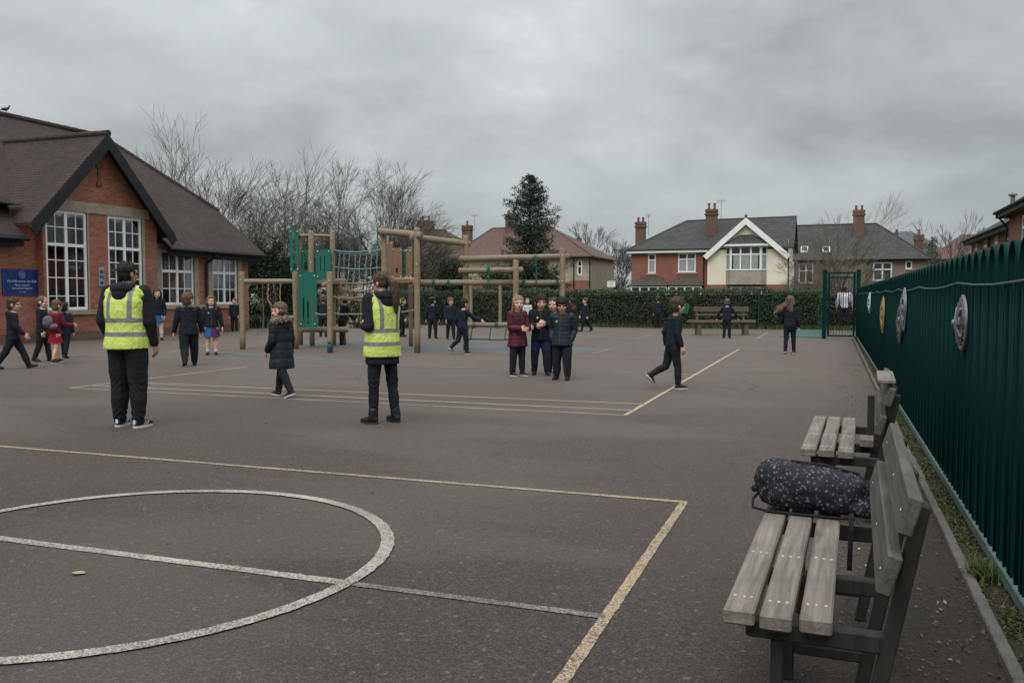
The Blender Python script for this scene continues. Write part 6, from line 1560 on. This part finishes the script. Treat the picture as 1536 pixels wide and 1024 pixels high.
# ---- the two adults on duty
VX = .0075
p = person('man in yellow high visibility vest over a black hooded top, seen from behind', 194, 640, 391, 146, L=(2, 3, 0, 2), Rr=(-1, 3, 0, 3), aL=(-12, 7, 40, 4), aR=(4, 7, 12, 0), head=(20, 2), build=1.08, adult=True, vox=VX, skin='tan', hair='black', style='short', top_=('hoodie', BLACKC, .505), bot=('trousers', (.0085, .0095, .0125), 1.12), shoes=(.012, .018, .04), sole='stripes', group='staff in yellow vests')
vest(p, .487, (.655, .572), .067, 1.13)
p = person('woman in yellow high visibility vest with a long brown ponytail and black boots', 577, 634, 406, 216, L=(2, 2, 0, 3), Rr=(-3, 4, 0, 4), aL=(-8, 5, 96, 24), aR=(2, 5, 96, 24), head=(-24, 3), build=1.0, adult=True, vox=VX, skin='fair', hair='brown', style='ponytail', top_=('hoodie', BLACKC, .40), bot=('trousers', (.0085, .0095, .0125), .82), shoes='boots', group='staff in yellow vests')
vest(p, .452, (.62, .535), .062, 1.06)

# ---- near and middle ground children
C1 = 'children in dark school uniform'
person('small boy in a black parka with a fur trimmed hood, walking', 427, 595, 451, 226, L=(-20, 12, -20, 2), Rr=(19, 6, 4, 2), aL=(2, 7, 40, 10), aR=(-4, 8, 12, 0), head=(-18, 4), vox=VX, hair='lightbrown', style='buzz', top_=('parka', (.010, .013, .02)), bot=('trousers', BLACKC, .95), socks='white', shoes=(.016, .018, .026), sole='white', group=C1)
p = person('girl in a maroon padded coat smiling at the boy beside her', 776, 563.5, 442, 40, L=(3, 2, 0, 2), Rr=(-2, 2, 0, 2), aL=(16, 4, 74, 22), aR=(2, 4, 84, 26), head=(28, -2), build=1.04, vox=VX, skin='pale', hair='blond', style='ponytail', top_=('puffer', (.072, .0095, .022), .37), bot=('trousers', (.012, .014, .022), 1.0), shoes=(.012, .02, .035), sole='white', group=C1)
badge(p, .02, .40, .085, plain('pale_pink_print', (.55, .33, .28), .7), name='printed_number', word='98', yoff=.096)
p = person('boy in a black zipped jacket holding his hands together in the middle of the trio', 811, 562, 440, 2, L=(5, 2, 0, 5), Rr=(-2, 6, 0, 4), aL=(16, 4, 92, 34), aR=(14, 4, 84, 34), head=(-10, 6), build=1.06, vox=VX, skin='fair', hair='darkbrown', style='fringe', top_=('jacket', (.0095, .011, .015)), bot=('trousers', (.011, .014, .022), 1.05), shoes=(.012, .012, .014), group=C1)
badge(p, .04, .715, .028, WHITE, yoff=.078)
S_ = Sh(); k = p[3]
for s in (-1, 1):
    hj, kn = k['legs'][s][0], k['legs'][s][1]; S_.rc(hj+Vector((0, .004, -.045)), hj.lerp(kn, .62)+Vector((0, .004, 0)), .066, .056)
k['part'](S_, 'shorts', cloth('royal_blue_cloth', (.010, .024, .07)), 1, 3, .003)
person('child in a dark coat half hidden between the two boys of the trio', 831, 559, 445, -20, L=(2, 2, 0, 3), Rr=(-2, 2, 0, 3), aL=(6, 9, 10, 0), aR=(6, 9, 10, 0), vox=.009, hair='brown', style='short', top_=('puffer', (.009, .012, .018)), bot=('trousers', BLACKC), shoes=(.012, .012, .014), group=C1)
p = person('boy in a navy padded jacket with both hands in his pockets, black hair', 843, 569.5, 445, -18, L=(3, 3, 0, 3), Rr=(-2, 2, 0, 4), aL=(-20, 10, 48, 12), aR=(-18, 10, 48, 12), pocket=True, head=(-16, 6), build=1.1, vox=VX, skin='tan', hair='black', style='mop', top_=('puffer', (.012, .018, .028)), bot=('trousers', (.011, .013, .020), 1.08), shoes=(.012, .012, .014), group=C1)
badge(p, .045, .715, .026, plain('yellow_badge', (.55, .5, .2), .7), yoff=.082)
person('boy in a navy jumper striding to the right across the yellow line', 996, 583, 444, 112, L=(-14, 48, -48, 2), Rr=(9, 8, 2, 2), aL=(-18, 10, 30, 0), aR=(-4, 9, 28, 0), head=(-4, 2), lean=5, vox=VX, hair='brown', style='fringe', top_=('jumper', (.008, .012, .020)), bot=('trousers', (.010, .011, .015), .92), shoes=(.012, .014, .02), sole='white', group=C1)
person('girl in navy with long light brown hair blowing sideways', 1184, 530.5, 443, 172, L=(-9, 10, -12, 2), Rr=(7, 4, 0, 2), aL=(14, 10, 40, 6), aR=(-2, 10, 10, -2), head=(26, 0), vox=.009, hair='lightbrown', style='flow', collar=True, top_=('jumper', (.008, .011, .018)), bot=('trousers', (.008, .009, .013), .86), shoes=(.012, .012, .014), sole='white', group=C1)
mS, tS, bS = mk('striped_shirt_cotton'); sx = tS.n('SeparateXYZ', {0: tS.coord('Object')}).outputs[0]
tS.set(bS.inputs['Base Color'], tS.mix(tS.math('GREATER_THAN', tS.math('FRACT', tS.math('MULTIPLY', tS.math('ADD', sx, 10.02), 11.0)), .68), (.52, .54, .58), (.06, .07, .1))); bS.inputs['Roughness'].default_value = .8
person('man in a white striped shirt and dark trousers standing beyond the gate', 1266, 493.5, 429.5, 176, L=(2, 2, 0, 4), Rr=(-2, 2, 0, 4), aL=(2, 14, 12, 0), aR=(2, 14, 14, 0), head=(12, 0), build=1.12, adult=True, vox=.011, skin='tan', hair='black', style='short', top_=('shirt', (.5, .5, .5), .51, mS), bot=('trousers', BLACKC, 1.0), shoes=(.01, .01, .012), group='adults beyond the gate')
p = person('child with a white collar facing the far bench with arms held out', 1090, 507, 447.5, 180, L=(1, 1, 0, 3), Rr=(-1, 1, 0, 3), aL=(8, 34, 14, -10), aR=(6, 38, 20, -10), vox=.010, hair='lightbrown', style='short', collar=True, top_=('jumper', (.011, .015, .027)), bot=('trousers', (.010, .011, .016)), shoes=(.012, .012, .014), group=C1)
p = person('fair haired child in navy standing at the hedge left of the far bench', 1036, 491.5, 442, 160, L=(2, 2, 0, 3), Rr=(-2, 2, 0, 3), aL=(14, 12, 40, -6), aR=(0, 10, 10, 0), vox=.012, hair='blond', style='short', collar=True, top_=('jumper', NAVY), bot=('trousers', BLACKC), shoes=(.012, .012, .014), group=C1)
o = MB().box((-.19, -.03, -.22), (.19, .03, .22), bev=.02).build('green_folder', plain('bright_green_plastic', (.01, .16, .06), .5)); q = W(1027, 463, depth(p[0].location)-.25); o.location = q; o.rotation_euler = (0, R(14), YAW); tag(o, 'bright green folder held by the fair haired child at the hedge', 'folder')
person('child in navy by the hedge, mostly hidden behind the striding boy', 987, 492, 443, 200, aL=(0, 10, 10, 0), vox=.012, hair='brown', style='short', top_=('jumper', NAVY), bot=('trousers', BLACKC), group=C1)
p = person('boy in navy walking left along the hedge alone', 880, 497, 446, -78, L=(22, 8, 4, 1), Rr=(-20, 14, -20, 1), aL=(-10, 8, 12, 0), aR=(16, 8, 14, 0), vox=.011, hair='brown', style='short', collar=True, top_=('jumper', NAVY), bot=('trousers', BLACKC), group=C1)
p = person('child with a red bag seen past the shoulder of the boy in the padded jacket', 858, 498, 446, -150, L=(10, 5, 0, 2), Rr=(-8, 6, 0, 2), vox=.011, hair='darkbrown', style='short', top_=('jacket', NAVY), bot=('trousers', BLACKC), group=C1)
S_ = Sh(); S_.el((0, -.115, .69), (.075, .05, .095)); p[3]['part'](S_, 'backpack', cloth('dark_red_bag', (.12, .022, .02)), 1, 2)
person('child in navy just visible between the boys of the trio, farther back', 825, 499, 446, 60, vox=.011, hair='darkbrown', style='curly', top_=('jumper', NAVY), bot=('trousers', BLACKC), group=C1)
person('child in a white shirt far back behind the girl in maroon', 791, 497, 447, 0, vox=.011, hair='blond', style='short', top_=('shirt', (.5, .5, .5), .5, cloth('white_shirt', (.5, .5, .51))), bot=('trousers', BLACKC), group=C1)
person('child in navy standing with back turned between two tall posts', 649, 507.5, 444.5, 165, L=(2, 1, 0, 5), Rr=(-1, 2, 0, 5), aL=(0, 14, 8, -4), aR=(2, 12, 8, -2), head=(30, 0), vox=.010, hair='darkbrown', style='fringe', top_=('jumper', (.009, .013, .022)), bot=('trousers', (.01, .011, .016)), group=C1)
person('curly haired child in navy facing the camera beside the running boy', 676, 508.5, 446, 10, L=(6, 3, 0, 3), Rr=(-4, 4, 0, 3), aL=(0, 12, 10, 0), vox=.010, hair='ginger', style='curly', top_=('jumper', NAVY), bot=('trousers', BLACKC), group=C1)
person('boy in navy running with one arm out to a tall post', 688, 531, 447, 128, L=(-14, 40, -34, 2), Rr=(10, 8, 0, 2), aL=(-16, 12, 40, 0), aR=(46, 22, 24, -14), head=(10, 4), lean=4, vox=.009, hair='darkbrown', style='short', collar=True, top_=('jumper', (.009, .014, .024)), bot=('trousers', (.010, .012, .018), .95), sole='white', group=C1)
person('child in black behind the green panel of the climbing frame', 485, 505, 441, 170, aL=(20, 10, 50, 0), vox=.011, hair='lightbrown', style='short', top_=('jumper', NAVY), bot=('trousers', BLACKC), group=C1)
person('child in dark clothes bending in behind the short post of the climbing frame', 512, 517, 443, 120, L=(4, 4, 0, 2), Rr=(-6, 5, 0, 2), aL=(30, 8, 30, 0), aR=(30, 8, 30, 0), lean=12, head=(0, 14), vox=.010, hair='brown', style='short', top_=('jumper', NAVY), bot=('trousers', BLACKC), group=C1)
person('child mostly hidden behind the woman in the yellow vest', 603, 505, 446, 90, vox=.011, hair='brown', style='short', top_=('jumper', NAVY), bot=('trousers', BLACKC), group=C1)
# ---- children by the school
p = person('boy with white collar walking right at the left edge of the yard', 19, 553, 445, 80, L=(27, 7, 14, 1), Rr=(-24, 10, -8, 1), aL=(-10, 10, 12, 0), aR=(20, 8, 22, 4), head=(0, 2), vox=.0085, hair='brown', style='short', collar=True, top_=('jacket', (.009, .011, .017)), bot=('trousers', (.011, .012, .017), 1.0), group=C1)
person('boy with white collar walking close behind the child in red', 63, 542, 443, 70, L=(12, 6, 4, 1), Rr=(-10, 10, -8, 1), aL=(-4, 8, 10, 0), aR=(2, 9, 12, 0), head=(8, 0), vox=.009, hair='lightbrown', style='buzz', collar=True, top_=('jacket', (.009, .011, .017)), bot=('trousers', BLACKC), group=C1)
p = person('child in a red top and red pleated skirt carrying a blue patterned bag', 84, 545, 449, 128, L=(17, 8, 6, 1), Rr=(-9, 8, -6, 1), aL=(10, 10, 30, 0), aR=(24, 10, 62, 0), head=(0, 8), lean=3, vox=.009, skin='fair', hair='lightbrown', style='short', top_=('jumper', (.13, .012, .022), .475), bot=('skirt', (.22, .008, .018), .53, .335, .035), shoes=(.014, .015, .02), sole='white', group=C1)
S_ = Sh(); S_.el((0, -.12, .66), (.10, .065, .10)); S_.el((.075, -.08, .585), (.07, .06, .055))
mB, tB, bB = mk('patterned_denim_bag'); tB.set(bB.inputs['Base Color'], tB.mix(tB.ramp(tB.noise(tB.coord('Object'), 26, 3), .48, .56), (.05, .095, .14), (.15, .05, .06))); bB.inputs['Roughness'].default_value = .85
p[3]['part'](S_, 'backpack', mB, 1, 2, .008)
p = person('child with a large navy backpack walking beyond the child in red', 97, 537, 452, 150, L=(12, 8, 2, 1), Rr=(-10, 8, -6, 1), vox=.009, hair='darkbrown', style='short', top_=('jacket', NAVY), bot=('trousers', BLACKC), group=C1)
S_ = Sh(); S_.el((0, -.12, .68), (.085, .065, .125)); S_.el((0, -.165, .64), (.06, .035, .06)); p[3]['part'](S_, 'backpack', cloth('navy_bag', (.012, .015, .026), .6), 1, 2, .003)
p = person('girl in a bright blue skirt standing by the brick wall', 237, 510.5, 432, 5, L=(2, 1, 0, 3), Rr=(-1, 1, 0, 3), aL=(-6, 12, 22, 10), aR=(-4, 12, 16, 4), vox=.010, hair='darkbrown', style='long', top_=('jumper', (.009, .013, .022), .50), bot=('skirt', (.015, .085, .24), .52, .355, .03), socks='tights', group=C1)
p = person('boy in a black jacket walking away towards the school windows', 285, 549, 438, 186, L=(-15, 18, -20, 2), Rr=(9, 4, 0, 3), aL=(4, 15, 8, -4), aR=(6, 14, 12, -4), head=(46, -4), build=1.15, vox=.0085, hair='lightbrown', style='fringe', top_=('jacket', (.0085, .0105, .017)), bot=('trousers', (.008, .009, .012), 1.1), group=C1)
p = person('smiling girl in a skirt half blue and half purple with long hair', 318, 532, 442, -2, L=(2, 1, 0, 2), Rr=(-2, 1, 0, 2), aL=(2, 15, 6, -4), aR=(4, 12, 10, 0), build=1.06, vox=.009, skin='pale', hair='lightbrown', style='long', collar=True, top_=('jacket', (.009, .012, .020), .475), bot=('skirt', (.075, .018, .07), .52, .31, .04, (.012, .085, .26)), socks='white', group=C1)
badge(p, .04, .71, .026, WHITE, yoff=.078)
person('boy leaning at the brick wall behind the first timber post', 352, 498, 446.5, -10, L=(8, 4, 0, 3), Rr=(-3, 4, 0, 3), aL=(-10, 14, 40, 10), vox=.011, hair='brown', style='short', top_=('jacket', (.009, .012, .020)), bot=('trousers', BLACKC), sole='white', group=C1)

# ------------------------------------------------------------------ the bag on the bench
A = G(1084, 912, .45)
bag = thing('duffel_bag', 'black bag with small pale flower print lying across the near bench seat', 'bag', (-.05, 4.03, .452), R(-4))
S_ = Sh(); S_.loft([(-.0, 0, z, rx, ry) for z, rx, ry in ((-.24, .07, .075), (-.225, .10, .105), (-.16, .122, .13), (-.05, .118, .128), (.06, .112, .122), (.14, .103, .113), (.195, .085, .096), (.225, .045, .055))], Matrix.Rotation(R(90), 4, 'Y'), 24, 2.6)
S_.el((.2, -.03, -.045), (.1, .09, .06)); S_.el((-.19, -.02, .03), (.08, .09, .085))
me = S_.fuse('bag', .008, 3)
def bagfn(co, nr):
    co = co.copy(); co[:, 2] = np.where(co[:, 2] < -.085, -.085+(co[:, 2]+.085)*.25, co[:, 2]); co[:, 2] = co[:, 2]*.92+.085-co[:, 0]*.05
    return co
ruffle(me, .014, 6, 8, 3.); ruffle(me, .007, 17, 19, 1.); ruffle(me, .002, 50, 50, 1., bagfn); me.update()
mz = min(v.co.z for v in me.vertices)
for v in me.vertices: v.co.z -= mz-.002
m, t, b = mk('flower_print_cloth'); o_ = t.coord('Object'); w = t.n('TexNoise', {'Vector': o_, 'Scale': 30.0, 'Detail': 2.0}).outputs[1]
ov = t.n('VectorMath', {0: o_, 1: t.n('VectorMath', {0: w, 1: (.022, .022, .022)}, operation='MULTIPLY').outputs[0]}, operation='ADD').outputs[0]
vo = t.n('TexVoronoi', {'Vector': ov, 'Scale': 60.0, 'Randomness': 1.0}); dd = vo.outputs[0]
ringm = t.math('MULTIPLY', t.math('GREATER_THAN', dd, .11), t.math('LESS_THAN', dd, .33)); pick = t.n('SeparateColor', {0: vo.outputs[1]})
on = t.math('MULTIPLY', ringm, t.math('GREATER_THAN', pick.outputs[0], .10)); on = t.math('MULTIPLY', on, t.math('GREATER_THAN', t.noise(o_, 95, 2), .42))
cr = t.n('ValToRGB', {'Fac': pick.outputs[1]}); cr.color_ramp.interpolation = 'CONSTANT'; e = cr.color_ramp.elements; e[0].color = (.12, .125, .14, 1); e[1].position = .35; e[1].color = (.115, .085, .06, 1)
for pos, col in ((.55, (.06, .075, .115, 1)), (.75, (.15, .135, .12, 1)), (.9, (.11, .075, .03, 1))): x = e.new(pos); x.color = col
t.set(b.inputs['Base Color'], t.mix(on, (.009, .010, .016), cr.outputs[0])); b.inputs['Roughness'].default_value = .75; b.inputs['Specular IOR Level'].default_value = .3
t.set(b.inputs['Normal'], t.bump(t.noise(o_, 26, 4, .6), .35, .012))
link_mesh('bag_body', me, m, bag, True)
strapm = cloth('black_webbing', (.008, .009, .013), .7)
mb = MB(); mb.tube([(-.235, -.05, .07), (-.258, -.07, .045), (-.255, -.10, .012), (-.19, -.125, .006), (-.05, -.128, .006), (.08, -.132, .006), (.17, -.128, .008)], .0065, 7)
mb.bar((-.235, -.05, .09), (-.268, -.05, .085), .035, .03, bev=.008); mb.build('strap', strapm, bag, True)
mb = MB()
pth = [(.155, -.12, .03), (.157, -.15, .012), (.158, -.165, -.03), (.156, -.17, -.10), (.154, -.172, -.2)]
for a_, b_ in zip(pth, pth[1:]): mb.bar(a_, b_, .02, .004, up=(0, 1, 0))
mb.build('strap', strapm, bag)
mb = MB(); mb.tube([(-.23, .0, .175), (-.1, -.005, .215), (.05, -.005, .205), (.18, -.0, .178)], .005, 6); mb.build('zip', strapm, bag)

# ------------------------------------------------------------------ pigeon on the ridge
z_r = zr+.11; pp = PX(9, 172, -28.0)
pg = Sh(); pg.el((0, 0, .13), (.055, .10, .062), Matrix.Translation((0, 0, .13)) @ Matrix.Rotation(R(22), 4, 'X') @ Matrix.Translation((0, 0, -.13))); pg.rc((0, .075, .165), (0, .105, .235), .038, .024); pg.el((0, .115, .252), (.024, .03, .025)); pg.rc((0, .137, .252), (0, .163, .246), .008, .003)
pg.rc((0, -.07, .105), (0, -.2, .075), .03, .014); pg.el((0, -.17, .082), (.032, .07, .012))
for s in (-1, 1): pg.el((s*.045, -.04, .125), (.018, .11, .042)); pg.rc((s*.022, .01, .09), (s*.022, .015, .01), .012, .006); pg.rc((s*.022, .0, .006), (s*.022, .045, .006), .005, .004)
o = link_mesh('pigeon', ruffle(pg.fuse('pigeon', .005, 2), .0), plain('slate_grey_feathers', (.03, .033, .042), .6, .5, 14, .2, 60), smooth=True)
o.location = (-28, pp.y, z_r-.01); o.rotation_euler = (0, 0, R(-45)); tag(o, 'dark grey pigeon perched on the school roof ridge', 'bird')
